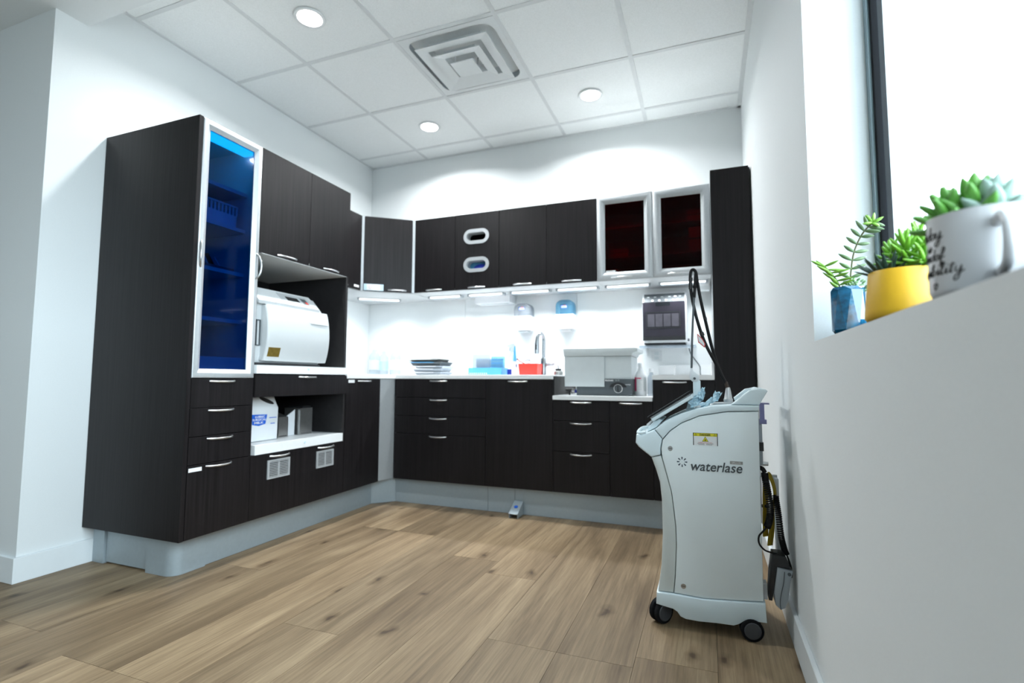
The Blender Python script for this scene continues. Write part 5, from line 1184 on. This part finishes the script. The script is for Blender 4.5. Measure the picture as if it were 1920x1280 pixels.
# mug
px, py = 3.1015, -2.945
t = thing('mug_planter', 'white mug with black script and mixed succulents nearest the viewer', 'potted plant', (px, py, SILL))
MH, MR = 0.104, 0.0535
obj('mug', lathe(NB(), [(0.044, 0.001), (0.050, 0.004), (MR, 0.012), (MR, MH-0.004), (MR+0.001, MH), (MR-0.003, MH), (MR-0.0045, MH-0.006), (MR-0.0045, 0.085)], (px, py, SILL), 44), 'ceramic', t, 50)
obj('soil', lathe(NB(), [(MR-0.005, 0), (0.03, 0.004)], (px, py, SILL+0.084), 24), 'soil', t)
ha = math.radians(-97)      # handle direction as seen from above
hd = Vector((math.cos(ha), math.sin(ha), 0)); hp = Vector((px, py, SILL))
hpts = [hp+hd*(MR-0.002)+Vector((0, 0, 0.082)), hp+hd*(MR+0.013)+Vector((0, 0, 0.088)), hp+hd*(MR+0.027)+Vector((0, 0, 0.078)), hp+hd*(MR+0.031)+Vector((0, 0, 0.055)), hp+hd*(MR+0.024)+Vector((0, 0, 0.034)), hp+hd*(MR+0.010)+Vector((0, 0, 0.026)), hp+hd*(MR-0.002)+Vector((0, 0, 0.025))]
obj('mug_handle', tube(NB(), smooth_path([tuple(p) for p in hpts], 6), 0.0058, 12), 'ceramic', t, 60)
# handwriting: strokes on a unit grid, wrapped round the mug
GLY = {'d': [[(0.55, 0.5), (0.3, 0.62), (0.08, 0.35), (0.2, 0.05), (0.5, 0.15), (0.58, 0.5), (0.62, 1.25), (0.6, 0.3), (0.75, 0.05)]],
 'a': [[(0.55, 0.5), (0.3, 0.62), (0.08, 0.35), (0.2, 0.05), (0.5, 0.2), (0.56, 0.55), (0.58, 0.15), (0.75, 0.08)]],
 'y': [[(0.1, 0.6), (0.15, 0.15), (0.4, 0.1), (0.55, 0.6), (0.55, 0.0), (0.45, -0.6), (0.15, -0.65), (0.2, -0.3), (0.85, 0.15)]],
 'i': [[(0.1, 0.1), (0.25, 0.6), (0.28, 0.1), (0.45, 0.08)], [(0.28, 0.85), (0.30, 0.92)]],
 's': [[(0.05, 0.1), (0.4, 0.62), (0.45, 0.3), (0.3, 0.05), (0.1, 0.12)]],
 'o': [[(0.4, 0.6), (0.12, 0.45), (0.15, 0.1), (0.45, 0.1), (0.55, 0.45), (0.38, 0.6), (0.75, 0.5)]],
 'f': [[(0.0, 0.1), (0.45, 0.9), (0.35, 1.25), (0.22, 0.9), (0.25, -0.55), (0.38, -0.3), (0.1, 0.15), (0.6, 0.3)]],
 'l': [[(0.0, 0.1), (0.35, 0.9), (0.28, 1.2), (0.15, 0.9), (0.22, 0.1), (0.42, 0.08)]],
 'b': [[(0.0, 0.1), (0.3, 0.9), (0.22, 1.2), (0.12, 0.8), (0.15, 0.1), (0.42, 0.1), (0.5, 0.45), (0.3, 0.55), (0.65, 0.5)]],
 't': [[(0.1, 0.1), (0.28, 1.0), (0.22, 0.15), (0.42, 0.08)], [(0.05, 0.75), (0.5, 0.85)]],
 'n': [[(0.05, 0.1), (0.12, 0.6), (0.15, 0.1), (0.38, 0.6), (0.5, 0.5), (0.52, 0.1), (0.7, 0.1)]],
 'k': [[(0.1, 0.1), (0.25, 1.2), (0.15, 0.1), (0.2, 0.4), (0.5, 0.6), (0.25, 0.38), (0.6, 0.08)]],
 'u': [[(0.05, 0.6), (0.12, 0.12), (0.4, 0.12), (0.52, 0.6), (0.55, 0.12), (0.7, 0.1)]],
 'p': [[(0.0, 0.2), (0.2, 0.6), (0.12, -0.6), (0.2, 0.4), (0.45, 0.6), (0.5, 0.2), (0.22, 0.1), (0.7, 0.2)]],
 'h': [[(0.4, 0.85), (0.2, 1.1), (0.0, 0.8), (0.4, 0.15), (0.8, 0.8), (0.6, 1.1), (0.4, 0.85)]]}
def script_line(word, end_ang, z, sz):
    """written left to right round the mug; ends at end_ang (radians, seen from above)"""
    adv = {'i': 0.45, 'l': 0.42, 't': 0.5}
    wid = sum(adv.get(c_, 0.68) for c_ in word)*sz; a = end_ang-wid/MR; bm = NB()
    for c_ in word:
        for st_ in GLY[c_]:
            pts = []
            for gx, gz in st_:
                ang = a+(gx+0.22*gz)*sz/MR
                pts.append((px+(MR+0.0002)*math.cos(ang), py+(MR+0.0002)*math.sin(ang), SILL+z+gz*sz))
            tube(bm, smooth_path(pts, 4), 0.00075, 5)
        a += adv.get(c_, 0.68)*sz/MR
    obj('lettering', bm, 'ink_black', t, 60)
def DG(a): return math.radians(a)
script_line('today', DG(-156), 0.076, 0.0135); script_line('is', DG(-172), 0.061, 0.0115); script_line('kindof', DG(-152), 0.049, 0.0120)
script_line('possibility', DG(-133), 0.030, 0.0130); script_line('h', DG(-168), 0.012, 0.008)
rnd = random.Random(5); PZ = SILL+0.088
def cluster(c, n, L, wd, kind, mt, lean, spread=0.9, hgt=0.02):
    c = Vector(c)
    stem(t, [(c.x, c.y, PZ-0.003), tuple(c+Vector((0, 0, hgt*0.5))), tuple(c+Vector((0, 0, hgt)))], 0.003)
    for k_ in range(n):
        a = 2*PI*k_*0.382; e = 0.1+1.2*k_/n
        leaf(t, kind, mt, c+Vector((0, 0, hgt*k_/n)), (spread*math.cos(a)*math.cos(e)+lean[0], spread*math.sin(a)*math.cos(e)+lean[1], math.sin(e)+lean[2]), L*(1.1-0.3*k_/n), wd)
cluster((px-0.026, py+0.012, PZ), 16, 0.042, 0.0125, 'finger', 'leaf_mid', (-0.25, 0.1, 0.05), hgt=0.03)
cluster((px-0.004, py+0.004, PZ), 16, 0.050, 0.018, 'oval', 'leaf_mid', (0.0, 0, 0.3), hgt=0.034)
cluster((px+0.010, py-0.010, PZ), 18, 0.044, 0.019, 'oval', 'leaf_dusty', (0.1, 0, 0.2), hgt=0.032)
cluster((px+0.034, py+0.004, PZ), 12, 0.034, 0.014, 'oval', 'leaf_slate', (0.15, 0, 0.25), hgt=0.012)
